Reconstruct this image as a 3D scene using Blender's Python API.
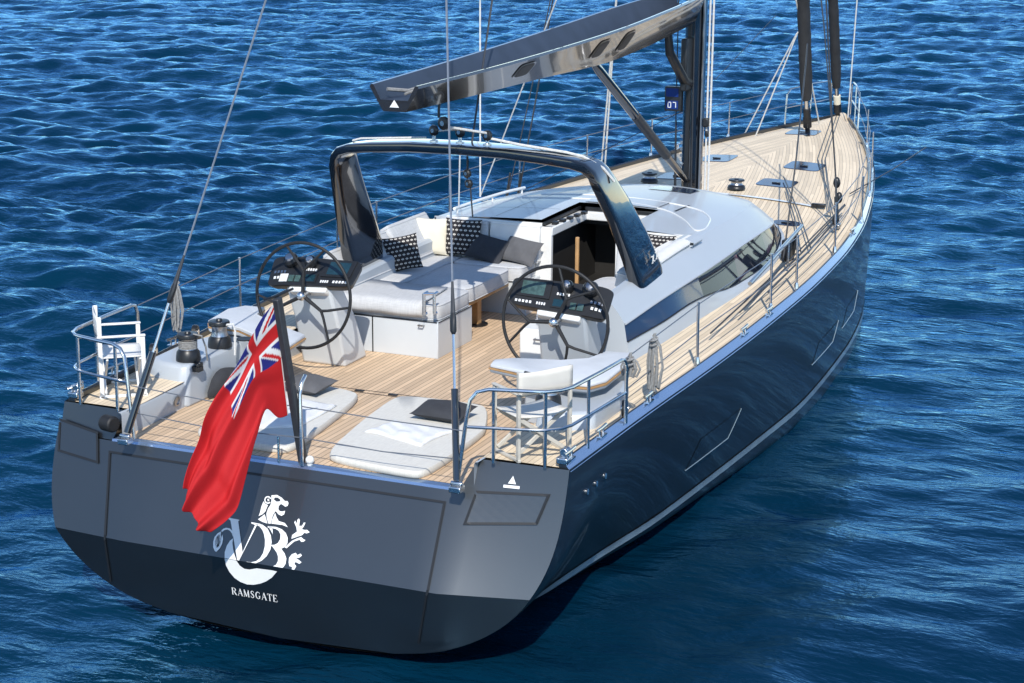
import bpy, bmesh, math, random
import numpy as np
from math import sin, cos, pi, radians, sqrt
from mathutils import Vector, Matrix
random.seed(7)
rng = np.random.RandomState(11)
scene = bpy.context.scene
for o in list(bpy.data.objects): bpy.data.objects.remove(o)
COL = scene.collection
# ------------------------------------------------------------------ camera
cam_d = bpy.data.cameras.new("camera"); cam = bpy.data.objects.new("camera", cam_d); COL.objects.link(cam)
FPX, YAW, PITCH, ROLL = 1847.35, -0.3970, 0.2488, 0.0069
cam_d.sensor_width = 36.0; cam_d.lens = FPX / 1024 * 36.0
cam_d.clip_start = 0.5; cam_d.clip_end = 20000
fw = Vector((sin(YAW)*cos(PITCH), cos(YAW)*cos(PITCH), -sin(PITCH)))
rt = Vector((cos(YAW), -sin(YAW), 0)); up = rt.cross(fw)
r2 = rt*cos(ROLL) + up*sin(ROLL); u2 = up*cos(ROLL) - rt*sin(ROLL)
mw = Matrix((r2, u2, -fw)).transposed().to_4x4(); mw.translation = Vector((8.6624, -15.1566, 7.0503))
cam.matrix_world = mw
scene.camera = cam
# ------------------------------------------------------------------ light
SUN_TO = Vector((0.42, -1.0, 1.0)).normalized()
world = bpy.data.worlds.new("World"); scene.world = world; world.use_nodes = True
wn = world.node_tree.nodes; wl = world.node_tree.links
for n in list(wn): wn.remove(n)
sky = wn.new('ShaderNodeTexSky'); sky.sky_type = 'NISHITA'; sky.sun_disc = False
sky.sun_elevation = math.asin(SUN_TO.z); sky.sun_rotation = math.atan2(SUN_TO.x, SUN_TO.y)
sky.altitude = 1000; sky.air_density = 1.0; sky.dust_density = 0.0; sky.ozone_density = 2.5
bg = wn.new('ShaderNodeBackground'); bg.inputs['Strength'].default_value = 0.15
wo = wn.new('ShaderNodeOutputWorld')
wl.new(sky.outputs[0], bg.inputs[0]); wl.new(bg.outputs[0], wo.inputs[0])
sun_d = bpy.data.lights.new("sun", 'SUN'); sun_d.energy = 3.4; sun_d.angle = radians(0.5); sun_d.color = (1.0, 0.955, 0.88)
sun = bpy.data.objects.new("sun", sun_d); COL.objects.link(sun)
sun.rotation_euler = SUN_TO.to_track_quat('Z', 'Y').to_euler(); sun.location = (20, -50, 50)
scene.view_settings.view_transform = 'Standard'; scene.view_settings.look = 'None'
scene.view_settings.exposure = 0.54; scene.view_settings.gamma = 1.0
scene.render.engine = 'CYCLES'
scene.cycles.max_bounces = 8; scene.cycles.caustics_reflective = False; scene.cycles.caustics_refractive = False

# ------------------------------------------------------------------ materials
MATS = {}
def nodes_of(name):
    m = bpy.data.materials.new(name); m.use_nodes = True
    nt = m.node_tree; b = nt.nodes['Principled BSDF']
    return m, nt, b
def N(nt, t, **kw):
    n = nt.nodes.new(t)
    for k, v in kw.items():
        if k.startswith('i_'):
            n.inputs[int(k[2:]) if k[2:].isdigit() else k[2:].replace('_', ' ')].default_value = v
        else: setattr(n, k, v)
    return n
def mat(name, col, rough=0.5, metal=0.0, coat=0.0, var=0.06, scale=6.0, bump=0.0, bscale=60.0, spec=0.5, coat_rough=0.03, ior=1.5, rvar=0.0):
    """procedural paint / cloth: colour gently mottled by noise, optional bump"""
    m, nt, b = nodes_of(name); L = nt.links
    tc = N(nt, 'ShaderNodeTexCoord'); no = N(nt, 'ShaderNodeTexNoise'); no.inputs['Scale'].default_value = scale; no.inputs['Detail'].default_value = 5
    L.new(tc.outputs['Object'], no.inputs['Vector'])
    mr = N(nt, 'ShaderNodeMapRange'); mr.inputs['From Min'].default_value = .3; mr.inputs['From Max'].default_value = .7
    mr.inputs['To Min'].default_value = 1-var; mr.inputs['To Max'].default_value = 1+var
    L.new(no.outputs['Fac'], mr.inputs['Value'])
    mx = N(nt, 'ShaderNodeMix', data_type='RGBA', blend_type='MULTIPLY'); mx.inputs[0].default_value = 1
    mx.inputs[6].default_value = (*col, 1); L.new(mr.outputs[0], mx.inputs[7])
    L.new(mx.outputs[2], b.inputs['Base Color'])
    b.inputs['Roughness'].default_value = rough; b.inputs['Metallic'].default_value = metal
    b.inputs['Specular IOR Level'].default_value = spec; b.inputs['IOR'].default_value = ior
    b.inputs['Coat Weight'].default_value = coat; b.inputs['Coat Roughness'].default_value = coat_rough
    if rvar:
        m2 = N(nt, 'ShaderNodeMapRange'); m2.inputs['To Min'].default_value = max(0, rough-rvar); m2.inputs['To Max'].default_value = rough+rvar
        n3 = N(nt, 'ShaderNodeTexNoise'); n3.inputs['Scale'].default_value = 2.5; n3.inputs['Detail'].default_value = 6
        L.new(tc.outputs['Object'], n3.inputs['Vector']); L.new(n3.outputs['Fac'], m2.inputs['Value']); L.new(m2.outputs[0], b.inputs['Roughness'])
    if bump:
        n2 = N(nt, 'ShaderNodeTexNoise'); n2.inputs['Scale'].default_value = bscale; n2.inputs['Detail'].default_value = 3
        L.new(tc.outputs['Object'], n2.inputs['Vector'])
        bp = N(nt, 'ShaderNodeBump'); bp.inputs['Strength'].default_value = bump; bp.inputs['Distance'].default_value = 0.01
        L.new(n2.outputs['Fac'], bp.inputs['Height']); L.new(bp.outputs[0], b.inputs['Normal'])
    MATS[name] = m
    return m
navy = mat('navy_metallic_paint', (0.088, 0.095, 0.101), 0.41, 1.0, 0.42, 0.03, 1.2, coat_rough=0.05)
navy_side = navy
silver = mat('silver_grey_paint', (0.41, 0.445, 0.48), 0.42, 0.0, 0.2, 0.02, 1.5, coat_rough=.05)
railcap = mat('sky_reflecting_rail_cap', (0.26, 0.36, 0.52), 0.22, 0.75, 0.5, 0.03, 2.0)  # blue of the reflected sky put into the cap colour
greywhite = mat('pale_grey_gelcoat', (0.55, 0.58, 0.60), 0.3, 0, 0.3, 0.03, 2.0)
white = mat('white_gelcoat', (0.74, 0.74, 0.72), 0.3, 0, 0.4, 0.02, 2.0)
carbon = mat('black_lacquered_carbon', (0.006, 0.008, 0.012), 0.10, 0, 1.0, 0.1, 3.0, ior=1.6, coat_rough=0.02)
boompaint = mat('boom_clear_coat', (0.020, 0.017, 0.015), 0.16, 0.0, 0.8, 0.1, 3.0, spec=.6, ior=1.5, coat_rough=0.035)
boom_in = mat('boom_trough_grey', (0.030, 0.040, 0.062), 0.45, 0, 0.0, 0.2, 3.0)
blackp = mat('black_plastic', (0.012, 0.013, 0.015), 0.38, 0, 0, 0.15, 20)
blackr = mat('black_rubber', (0.01, 0.01, 0.011), 0.6, 0, 0, 0.15, 20)
chrome = mat('polished_steel', (0.66, 0.65, 0.64), 0.2, 1.0, 0, 0.04, 8, rvar=0.08)
steel = mat('brushed_steel', (0.42, 0.43, 0.45), 0.3, 1.0, 0, 0.08, 8)
wire = mat('steel_wire', (0.28, 0.29, 0.31), 0.4, 0.7, 0, 0.1, 30)
darkwire = mat('dark_rigging', (0.03, 0.032, 0.037), 0.45, 0, 0, 0.15, 20)
ropew = mat('white_rope', (0.62, 0.62, 0.60), 0.8, 0, 0, 0.15, 40, 0.5, 200)
ropeg = mat('grey_rope', (0.24, 0.24, 0.235), 0.85, 0, 0, 0.25, 40, 0.5, 200)
sailcloth = mat('furled_charcoal_sailcloth', (0.018, 0.019, 0.022), 0.75, 0, 0, 0.25, 6, 0.4, 40)
cloth_white = mat('white_canvas', (0.72, 0.71, 0.68), 0.9, 0, 0, 0.05, 5, 0.35, 350)
cloth_chair = mat('ecru_canvas', (0.66, 0.63, 0.57), 0.9, 0, 0, 0.05, 5, 0.35, 350)
seatfab = mat('pale_grey_vinyl', (0.58, 0.60, 0.62), 0.75, 0, 0, 0.04, 5, 0.2, 300)
cream = mat('cream_fabric', (0.72, 0.66, 0.52), 0.9, 0, 0, 0.04, 5, 0.3, 300)
charcoal = mat('charcoal_fabric', (0.035, 0.037, 0.043), 0.92, 0, 0, 0.15, 8, 0.3, 300)
greyfab = mat('mid_grey_fabric', (0.10, 0.10, 0.105), 0.92, 0, 0, 0.12, 8, 0.3, 300)
towel = mat('white_towelling', (0.78, 0.78, 0.77), 0.95, 0, 0, 0.04, 8, 0.7, 250)
teakfurn = mat('oiled_teak', (0.42, 0.24, 0.10), 0.5, 0, 0.1, 0.18, 9)
chairwood = mat('pale_painted_wood', (0.52, 0.49, 0.43), 0.5, 0, 0, 0.1, 10)
whitemetal = mat('white_powder_coat', (0.75, 0.75, 0.74), 0.35, 0, 0.1, 0.03, 10)
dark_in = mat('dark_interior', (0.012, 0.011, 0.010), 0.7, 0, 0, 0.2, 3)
emblem_m = mat('white_vinyl_lettering', (0.80, 0.80, 0.79), 0.35, 0, 0.2, 0.02, 5)
seam_m = mat('dark_seam', (0.006, 0.007, 0.009), 0.5, 0, 0, 0.1, 5)
hatchglass = mat('blue_tinted_acrylic', (0.008, 0.02, 0.055), 0.12, 0, 0.0, 0.05, 4, spec=0.35)
screen_m = mat('display_glass', (0.01, 0.035, 0.05), 0.08, 0, 0.5, 0.2, 14)
screen_g = mat('display_glass_green', (0.05, 0.09, 0.085), 0.12, 0, 0.4, 0.35, 18)
label_w = mat('white_print', (0.7, 0.7, 0.7), 0.5, 0, 0, 0.02, 5)
pink_refl = mat('pink_window_reflection', (0.75, 0.36, 0.36), 0.9, 0, 0, 0.08, 6)  # colour of the pink reflections in the side window
stripe_m = mat('boot_stripe_grey', (0.22, 0.30, 0.36), 0.3, 0, 0.3, 0.15, 3)
anti = mat('dark_antifouling', (0.010, 0.016, 0.022), 0.5, 0, 0, 0.2, 3)

def teak_mat(name, pitch=0.06, caulk=0.10, col=(0.50, 0.36, 0.235), seamc=(0.06, 0.045, 0.035)):
    m, nt, b = nodes_of(name); L = nt.links
    uv = N(nt, 'ShaderNodeUVMap'); sep = N(nt, 'ShaderNodeSeparateXYZ'); L.new(uv.outputs[0], sep.inputs[0])
    def M(op, a, v=None, c=None):
        n = N(nt, 'ShaderNodeMath', operation=op)
        for i, q in enumerate((a, v, c)):
            if q is None: continue
            if isinstance(q, (int, float)): n.inputs[i].default_value = q
            else: L.new(q, n.inputs[i])
        return n.outputs[0]
    s = M('DIVIDE', sep.outputs[0], pitch); fl = M('FLOOR', s); fr = M('FRACT', s)
    line = M('LESS_THAN', fr, caulk)
    wnz = N(nt, 'ShaderNodeTexWhiteNoise', noise_dimensions='2D')
    cmb = N(nt, 'ShaderNodeCombineXYZ'); L.new(fl, cmb.inputs[0]); jy = M('FLOOR', M('ADD', M('DIVIDE', sep.outputs[1], 2.1), M('MULTIPLY', fl, 0.37))); L.new(jy, cmb.inputs[1])
    L.new(cmb.outputs[0], wnz.inputs['Vector'])
    # grain stretched along the plank
    c2 = N(nt, 'ShaderNodeCombineXYZ'); L.new(M('MULTIPLY', sep.outputs[0], 60.0), c2.inputs[0]); L.new(M('MULTIPLY', sep.outputs[1], 3.0), c2.inputs[1])
    g = N(nt, 'ShaderNodeTexNoise'); g.inputs['Scale'].default_value = 1.0; g.inputs['Detail'].default_value = 4; L.new(c2.outputs[0], g.inputs['Vector'])
    g2 = N(nt, 'ShaderNodeTexNoise'); g2.inputs['Scale'].default_value = 0.9; g2.inputs['Detail'].default_value = 6; L.new(uv.outputs[0], g2.inputs['Vector'])
    v = M('ADD', M('ADD', M('MULTIPLY', wnz.outputs['Value'], 0.36), M('MULTIPLY', g.outputs['Fac'], 0.30)), M('MULTIPLY', g2.outputs['Fac'], 0.34))
    ramp = N(nt, 'ShaderNodeMapRange'); ramp.inputs['From Min'].default_value = .2; ramp.inputs['From Max'].default_value = .7
    ramp.inputs['To Min'].default_value = .78; ramp.inputs['To Max'].default_value = 1.2; L.new(v, ramp.inputs['Value'])
    mx = N(nt, 'ShaderNodeMix', data_type='RGBA', blend_type='MULTIPLY'); mx.inputs[0].default_value = 1; mx.inputs[6].default_value = (*col, 1); L.new(ramp.outputs[0], mx.inputs[7])
    m2 = N(nt, 'ShaderNodeMix', data_type='RGBA'); L.new(line, m2.inputs[0]); L.new(mx.outputs[2], m2.inputs[6]); m2.inputs[7].default_value = (*seamc, 1)
    L.new(m2.outputs[2], b.inputs['Base Color']); b.inputs['Roughness'].default_value = 0.62; b.inputs['Specular IOR Level'].default_value = 0.35
    MATS[name] = m; return m
teak_sole = teak_mat('teak_sole_planks', 0.066, 0.10, (0.60, 0.435, 0.285), (0.16, 0.115, 0.08))
teak_deck = teak_mat('teak_deck_planks', 0.062, 0.085, (0.70, 0.575, 0.41), (0.27, 0.21, 0.16))

def weave_mat(name, col, col2):
    m, nt, b = nodes_of(name); L = nt.links
    tc = N(nt, 'ShaderNodeTexCoord')
    w = N(nt, 'ShaderNodeTexNoise'); w.inputs['Scale'].default_value = 1.0; w.inputs['Detail'].default_value = 3
    mp = N(nt, 'ShaderNodeMapping'); mp.inputs['Scale'].default_value = (8, 90, 90); L.new(tc.outputs['Object'], mp.inputs[0]); L.new(mp.outputs[0], w.inputs['Vector'])
    w2 = N(nt, 'ShaderNodeTexNoise'); w2.inputs['Scale'].default_value = 1.0; w2.inputs['Detail'].default_value = 3
    mp2 = N(nt, 'ShaderNodeMapping'); mp2.inputs['Scale'].default_value = (90, 8, 8); L.new(tc.outputs['Object'], mp2.inputs[0]); L.new(mp2.outputs[0], w2.inputs['Vector'])
    ad = N(nt, 'ShaderNodeMath', operation='ADD'); L.new(w.outputs['Fac'], ad.inputs[0]); L.new(w2.outputs['Fac'], ad.inputs[1])
    mr = N(nt, 'ShaderNodeMapRange'); mr.inputs['From Min'].default_value = .75; mr.inputs['From Max'].default_value = 1.25; L.new(ad.outputs[0], mr.inputs['Value'])
    mx = N(nt, 'ShaderNodeMix', data_type='RGBA'); L.new(mr.outputs[0], mx.inputs[0]); mx.inputs[6].default_value = (*col2, 1); mx.inputs[7].default_value = (*col, 1)
    L.new(mx.outputs[2], b.inputs['Base Color']); b.inputs['Roughness'].default_value = 0.9
    bp = N(nt, 'ShaderNodeBump'); bp.inputs['Strength'].default_value = .25; bp.inputs['Distance'].default_value = .01; L.new(ad.outputs[0], bp.inputs['Height']); L.new(bp.outputs[0], b.inputs['Normal'])
    MATS[name] = m; return m
linen = weave_mat('pale_linen_weave', (0.56, 0.565, 0.57), (0.46, 0.465, 0.47))
padfab = weave_mat('sunpad_fabric', (0.66, 0.64, 0.58), (0.57, 0.55, 0.50))

def pattern_mat(name, dark, light, n=9.0):
    """woven dot-and-dash motif printed on a cushion (UV space)"""
    m, nt, b = nodes_of(name); L = nt.links
    uv = N(nt, 'ShaderNodeUVMap'); sep = N(nt, 'ShaderNodeSeparateXYZ'); L.new(uv.outputs[0], sep.inputs[0])
    def M(op, a, v=None):
        q = N(nt, 'ShaderNodeMath', operation=op)
        for i, z in enumerate((a, v)):
            if z is None: continue
            if isinstance(z, (int, float)): q.inputs[i].default_value = z
            else: L.new(z, q.inputs[i])
        return q.outputs[0]
    u = M('MULTIPLY', sep.outputs[0], n); row = M('FLOOR', M('MULTIPLY', sep.outputs[1], n)); 
    us = M('ADD', u, M('MULTIPLY', M('MODULO', row, 2.0), 0.5))
    fu = M('ABSOLUTE', M('SUBTRACT', M('FRACT', us), 0.5)); fv = M('ABSOLUTE', M('SUBTRACT', M('FRACT', M('MULTIPLY', sep.outputs[1], n)), 0.5))
    d = M('ADD', M('MULTIPLY', fu, 0.95), M('MULTIPLY', fv, 1.2))
    dot = M('LESS_THAN', d, 0.36); hole = M('GREATER_THAN', fu, 0.04)
    k = M('MULTIPLY', dot, hole)
    mx = N(nt, 'ShaderNodeMix', data_type='RGBA'); L.new(k, mx.inputs[0]); mx.inputs[6].default_value = (*dark, 1); mx.inputs[7].default_value = (*light, 1)
    L.new(mx.outputs[2], b.inputs['Base Color']); b.inputs['Roughness'].default_value = 0.9
    MATS[name] = m; return m
pat_pillow = pattern_mat('black_white_print', (0.018, 0.016, 0.018), (0.62, 0.58, 0.52), 8.0)

def glass_mat():
    m = bpy.data.materials.new('smoked_glass'); m.use_nodes = True; nt = m.node_tree; L = nt.links
    b = nt.nodes['Principled BSDF']; b.inputs['Base Color'].default_value = (0.012, 0.02, 0.04, 1); b.inputs['Roughness'].default_value = 0.04
    b.inputs['Coat Weight'].default_value = .2; b.inputs['Coat Roughness'].default_value = 0.02; b.inputs['IOR'].default_value = 1.42
    tr = N(nt, 'ShaderNodeBsdfTransparent'); tr.inputs[0].default_value = (0.55, 0.6, 0.75, 1)
    ns = N(nt, 'ShaderNodeTexNoise'); ns.inputs['Scale'].default_value = 0.6
    mr = N(nt, 'ShaderNodeMapRange'); mr.inputs['To Min'].default_value = .34; mr.inputs['To Max'].default_value = .42; L.new(ns.outputs['Fac'], mr.inputs[0])
    mix = N(nt, 'ShaderNodeMixShader'); L.new(mr.outputs[0], mix.inputs[0]); L.new(b.outputs[0], mix.inputs[1]); L.new(tr.outputs[0], mix.inputs[2])
    L.new(mix.outputs[0], nt.nodes['Material Output'].inputs['Surface']); MATS['smoked_glass'] = m; return m
glass = glass_mat()
darkglass = mat('dark_band_glass', (0.028, 0.055, 0.115), 0.12, 0, 0.3, 0.05, 2, ior=1.45)

def flag_mat():
    m, nt, b = nodes_of('ensign_cloth'); L = nt.links
    at = N(nt, 'ShaderNodeVertexColor', layer_name='dye')
    no = N(nt, 'ShaderNodeTexNoise'); no.inputs['Scale'].default_value = 260
    tc = N(nt, 'ShaderNodeTexCoord'); L.new(tc.outputs['Object'], no.inputs['Vector'])
    bp = N(nt, 'ShaderNodeBump'); bp.inputs['Strength'].default_value = .15; bp.inputs['Distance'].default_value = .004; L.new(no.outputs['Fac'], bp.inputs['Height'])
    L.new(at.outputs[0], b.inputs['Base Color']); b.inputs['Roughness'].default_value = .8; L.new(bp.outputs[0], b.inputs['Normal'])
    tl = N(nt, 'ShaderNodeBsdfTranslucent'); L.new(at.outputs[0], tl.inputs[0])
    mix = N(nt, 'ShaderNodeMixShader'); mix.inputs[0].default_value = .28
    L.new(b.outputs[0], mix.inputs[1]); L.new(tl.outputs[0], mix.inputs[2]); L.new(mix.outputs[0], nt.nodes['Material Output'].inputs['Surface'])
    return m

# ------------------------------------------------------------------ mesh helper
class MB:
    def __init__(s): s.v = []; s.f = []; s.uv = None; s.mi = []
    def add(s, vs, fs, mi=0):
        o = len(s.v); s.v += [tuple(v) for v in vs]; s.f += [tuple(i+o for i in f) for f in fs]; s.mi += [mi]*len(fs); return o
    def box(s, c, d, rz=0, M=None, mi=0):
        x, y, z = d[0]/2, d[1]/2, d[2]/2
        vs = [Vector((a*x, b*y, e*z)) for a, b, e in ((-1,-1,-1),(1,-1,-1),(1,1,-1),(-1,1,-1),(-1,-1,1),(1,-1,1),(1,1,1),(-1,1,1))]
        R = M if M is not None else Matrix.Rotation(rz, 3, 'Z')
        s.add([R @ v + Vector(c) for v in vs], [(0,3,2,1),(4,5,6,7),(0,1,5,4),(1,2,6,5),(2,3,7,6),(3,0,4,7)], mi); return s
    def loft(s, rings, closed=True, cap=True, mi=0):
        n = len(rings[0]); vs = [p for r in rings for p in r]; fs = []
        m = n if closed else n-1
        for i in range(len(rings)-1):
            for j in range(m):
                k = (j+1) % n; fs.append((i*n+j, i*n+k, (i+1)*n+k, (i+1)*n+j))
        if cap and closed:
            fs.append(tuple(range(n-1, -1, -1))); fs.append(tuple((len(rings)-1)*n+j for j in range(n)))
        s.add(vs, fs, mi); return s
    def tube(s, pts, r, n=8, mi=0, closed=False):
        pts = [Vector(p) for p in pts]; rs = r if isinstance(r, (list, tuple)) else [r]*len(pts)
        rings = []; prev = None
        for i, p in enumerate(pts):
            if closed: t = (pts[(i+1) % len(pts)] - pts[i-1])
            else: t = (pts[min(i+1, len(pts)-1)] - pts[max(i-1, 0)])
            t.normalize()
            if prev is None:
                a = Vector((0, 0, 1)) if abs(t.z) < .9 else Vector((1, 0, 0)); a = (a - t*a.dot(t)).normalized()
            else: a = (prev - t*prev.dot(t)).normalized()
            prev = a; b = t.cross(a)
            rings.append([p + (a*cos(2*pi*k/n) + b*sin(2*pi*k/n))*rs[i] for k in range(n)])
        if closed: rings.append(rings[0]); s.loft(rings, True, False, mi)
        else: s.loft(rings, True, True, mi)
        return s
    def lathe(s, prof, c=(0, 0, 0), n=20, axis=None, mi=0):
        c = Vector(c); R = Matrix.Identity(3) if axis is None else Vector((0, 0, 1)).rotation_difference(Vector(axis)).to_matrix()
        rings = [[c + R @ Vector((r*cos(2*pi*k/n), r*sin(2*pi*k/n), z)) for k in range(n)] for r, z in prof]
        s.loft(rings, True, True, mi); return s
    def prism(s, poly, h, M=None, mi=0):
        """poly in local xy, extruded by h along local z, then transformed by 4x4 M"""
        n = len(poly); M = M or Matrix.Identity(4)
        vs = [M @ Vector((x, y, 0)) for x, y in poly] + [M @ Vector((x, y, h)) for x, y in poly]
        fs = [tuple(range(n-1, -1, -1)), tuple(range(n, 2*n))] + [(i, (i+1) % n, n+(i+1) % n, n+i) for i in range(n)]
        s.add(vs, fs, mi); return s
    def sphere(s, c, r, n=12, mi=0, sz=1.0):
        prof = [(max(1e-4, r*sin(pi*k/8)), -r*cos(pi*k/8)*sz) for k in range(9)]
        return s.lathe(prof, c, n, mi=mi)
    def build(s, name, m, parent=None, smooth=True, ang=35, bevel=0, seg=2, uv=None, kind=None, weld=False, sub=0):
        me = bpy.data.meshes.new(name); me.from_pydata([tuple(v) for v in s.v], [], s.f)
        ms = m if isinstance(m, (list, tuple)) else [m]
        for q in ms: me.materials.append(q)
        if len(ms) > 1: me.polygons.foreach_set('material_index', s.mi)
        bm = bmesh.new(); bm.from_mesh(me)
        if weld: bmesh.ops.remove_doubles(bm, verts=bm.verts, dist=1e-4)
        if uv is None: bmesh.ops.recalc_face_normals(bm, faces=bm.faces)
        bm.to_mesh(me); bm.free()
        if uv is not None:
            ul = me.uv_layers.new(name='UVMap')
            for l in me.loops: ul.data[l.index].uv = uv[l.vertex_index]
        if smooth:
            me.polygons.foreach_set('use_smooth', [True]*len(me.polygons)); me.set_sharp_from_angle(angle=radians(ang))
        me.update()
        o = bpy.data.objects.new(name, me); COL.objects.link(o)
        if parent is not None: o.parent = parent
        if bevel:
            bv = o.modifiers.new('bevel', 'BEVEL'); bv.width = bevel; bv.segments = seg; bv.limit_method = 'ANGLE'; bv.angle_limit = radians(40); bv.harden_normals = False
        if sub:
            sb = o.modifiers.new('sub', 'SUBSURF'); sb.levels = sub; sb.render_levels = sub
        if kind: o['kind'] = kind
        return o
def empty(name, loc=(0, 0, 0), rz=0, parent=None):
    o = bpy.data.objects.new(name, None); COL.objects.link(o); o.location = loc; o.rotation_euler = (0, 0, rz); o.empty_display_size = .2
    if parent is not None: o.parent = parent
    return o
def tag(o, label, cat, group=None):
    o['label'] = label; o['category'] = cat
    if group: o['group'] = group
    return o
def copy_part(o, parent, loc=None, rz=None):
    c = o.copy(); COL.objects.link(c); c.parent = parent
    if loc is not None: c.location = loc
    if rz is not None: c.rotation_euler = (0, 0, rz)
    for ch in list(o.children):
        d = ch.copy(); COL.objects.link(d); d.parent = c
    return c
def interp(xs, ys):
    xs = np.array(xs, float); ys = np.array(ys, float); n = len(xs); h = np.diff(xs); d = np.diff(ys)/h
    m = np.zeros(n); m[1:-1] = np.where(d[:-1]*d[1:] > 0, 2*d[:-1]*d[1:]/(d[:-1]+d[1:]+1e-12*np.sign(d[:-1]+d[1:]+1e-30)), 0); m[0] = d[0]; m[-1] = d[-1]
    def f(x):
        x = min(max(x, xs[0]), xs[-1]); i = int(min(np.searchsorted(xs, x, 'right')-1, n-2)); t = (x-xs[i])/h[i]
        return float((2*t**3-3*t*t+1)*ys[i] + (t**3-2*t*t+t)*h[i]*m[i] + (-2*t**3+3*t*t)*ys[i+1] + (t**3-t*t)*h[i]*m[i+1])
    return f
def lerp(a, b, t): return tuple(a[i]+(b[i]-a[i])*t for i in range(len(a)))

# ------------------------------------------------------------------ sea
WZ = -0.42
def graded(lo, c0, c1, hi, d0, g):
    mid = list(np.arange(c0, c1+1e-6, d0)); a = []; x = c0; d = d0
    while x > lo: d *= g if c0-x < 105 else 1.05; x -= d; a.append(x)
    b = []; x = mid[-1]; d = d0
    while x < hi: d *= g if x-mid[-1] < 105 else 1.05; x += d; b.append(x)
    return np.array(a[::-1]+mid+b)
def make_sea():
    GX = graded(-3500, -13, 11, 3500, 0.12, 1.006); GY = graded(-400, -7, 26, 6000, 0.12, 1.006)
    n, Ls = 512, 76.8
    k1 = 2*pi*np.fft.fftfreq(n, Ls/n); KX, KY = np.meshgrid(k1, k1, indexing='ij'); K = np.hypot(KX, KY); K[0, 0] = 1
    def field(lam_p, lam_min, ang, spread, rms):
        kp = 2*pi/lam_p; kx0, ky0 = cos(ang), sin(ang)
        c = (KX*kx0+KY*ky0)/K
        P = np.exp(-1.25*(kp/K)**2)/K**3.6 * np.clip(np.abs(c), 0, 1)**spread * np.exp(-(K*lam_min/(2*pi))**2)*(c > -0.2)
        P[0, 0] = 0
        H = (rng.normal(size=(n, n))+1j*rng.normal(size=(n, n)))*np.sqrt(P)
        h = np.fft.ifft2(H); sc = rms/np.std(h.real)
        dx = np.fft.ifft2(-1j*KX/K*H).real*sc; dy = np.fft.ifft2(-1j*KY/K*H).real*sc
        return h.real*sc, dx, dy
    a0 = radians(90+14)
    h1, x1, y1 = field(4.6, 0.24, a0, 2.2, 0.070)
    h2, x2, y2 = field(1.5, 0.16, a0+.5, 1.2, 0.020)
    h3, x3, y3 = field(13.0, 2.0, a0-.35, 4, 0.075)
    Hh, Dx, Dy = h1+h2+h3, x1+x2+x3, y1+y2+y3
    X, Y = np.meshgrid(GX, GY, indexing='ij')
    def samp(A, X, Y):
        u = (X/Ls*n) % n; v = (Y/Ls*n) % n; i = u.astype(int); j = v.astype(int); fu = u-i; fv = v-j; i1 = (i+1) % n; j1 = (j+1) % n
        return A[i % n, j % n]*(1-fu)*(1-fv)+A[i1, j % n]*fu*(1-fv)+A[i % n, j1]*(1-fu)*fv+A[i1, j1]*fu*fv
    # second, rotated read breaks up the tiling
    ca, sa = cos(.23), sin(.23)
    X2, Y2 = X*ca+Y*sa+31.7, -X*sa+Y*ca+12.3
    R = np.hypot(X, Y-8); fade = np.clip(1-(R-160)/500, 0, 1)
    calm = 0.42+0.58*np.clip((np.hypot(X-1.2, (Y-9)/2.4)-5)/5, 0, 1)       # the lee around the hull is calmer
    A = fade*calm
    Z = (samp(Hh, X, Y)*.75+samp(Hh, X2, Y2)*.6)*A
    XX = X+(samp(Dx, X, Y)*.75+samp(Dx, X2, Y2)*.5)*A*.38; YY = Y+(samp(Dy, X, Y)*.75+samp(Dy, X2, Y2)*.5)*A*.38
    nx, ny = X.shape
    co = np.stack([XX, YY, Z+WZ], -1).reshape(-1, 3).astype(np.float32)
    idx = np.arange(nx*ny).reshape(nx, ny)
    q = np.stack([idx[:-1, :-1], idx[1:, :-1], idx[1:, 1:], idx[:-1, 1:]], -1).reshape(-1, 4).astype(np.int32)
    me = bpy.data.meshes.new('sea'); me.vertices.add(len(co)); me.vertices.foreach_set('co', co.ravel())
    me.loops.add(q.size); me.loops.foreach_set('vertex_index', q.ravel()); me.polygons.add(len(q))
    me.polygons.foreach_set('loop_start', np.arange(0, q.size, 4, dtype=np.int32)); me.polygons.foreach_set('loop_total', np.full(len(q), 4, dtype=np.int32))
    me.polygons.foreach_set('use_smooth', np.ones(len(q), dtype=bool)); me.update(calc_edges=True)
    m, nt, b = nodes_of('sea_water'); L = nt.links
    tc = N(nt, 'ShaderNodeTexCoord')
    big = N(nt, 'ShaderNodeTexNoise'); big.inputs['Scale'].default_value = .06; big.inputs['Detail'].default_value = 3; L.new(tc.outputs['Object'], big.inputs['Vector'])
    cr = N(nt, 'ShaderNodeValToRGB'); cr.color_ramp.elements[0].position = .38; cr.color_ramp.elements[0].color = (0.0005, 0.0150, 0.0350, 1)
    cr.color_ramp.elements[1].position = .66; cr.color_ramp.elements[1].color = (0.0006, 0.0240, 0.0490, 1); L.new(big.outputs['Fac'], cr.inputs[0])
    nt.nodes.remove(b)
    df = N(nt, 'ShaderNodeBsdfDiffuse'); L.new(cr.outputs[0], df.inputs['Color'])
    gs = N(nt, 'ShaderNodeBsdfGlossy'); gs.inputs['Color'].default_value = (0.32, 0.66, 0.97, 1); gs.inputs['Roughness'].default_value = .10
    fz = N(nt, 'ShaderNodeFresnel'); fz.inputs['IOR'].default_value = 1.45
    mxs = N(nt, 'ShaderNodeMixShader'); L.new(fz.outputs[0], mxs.inputs[0]); L.new(df.outputs[0], mxs.inputs[1]); L.new(gs.outputs[0], mxs.inputs[2])
    L.new(mxs.outputs[0], nt.nodes['Material Output'].inputs['Surface'])
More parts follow.
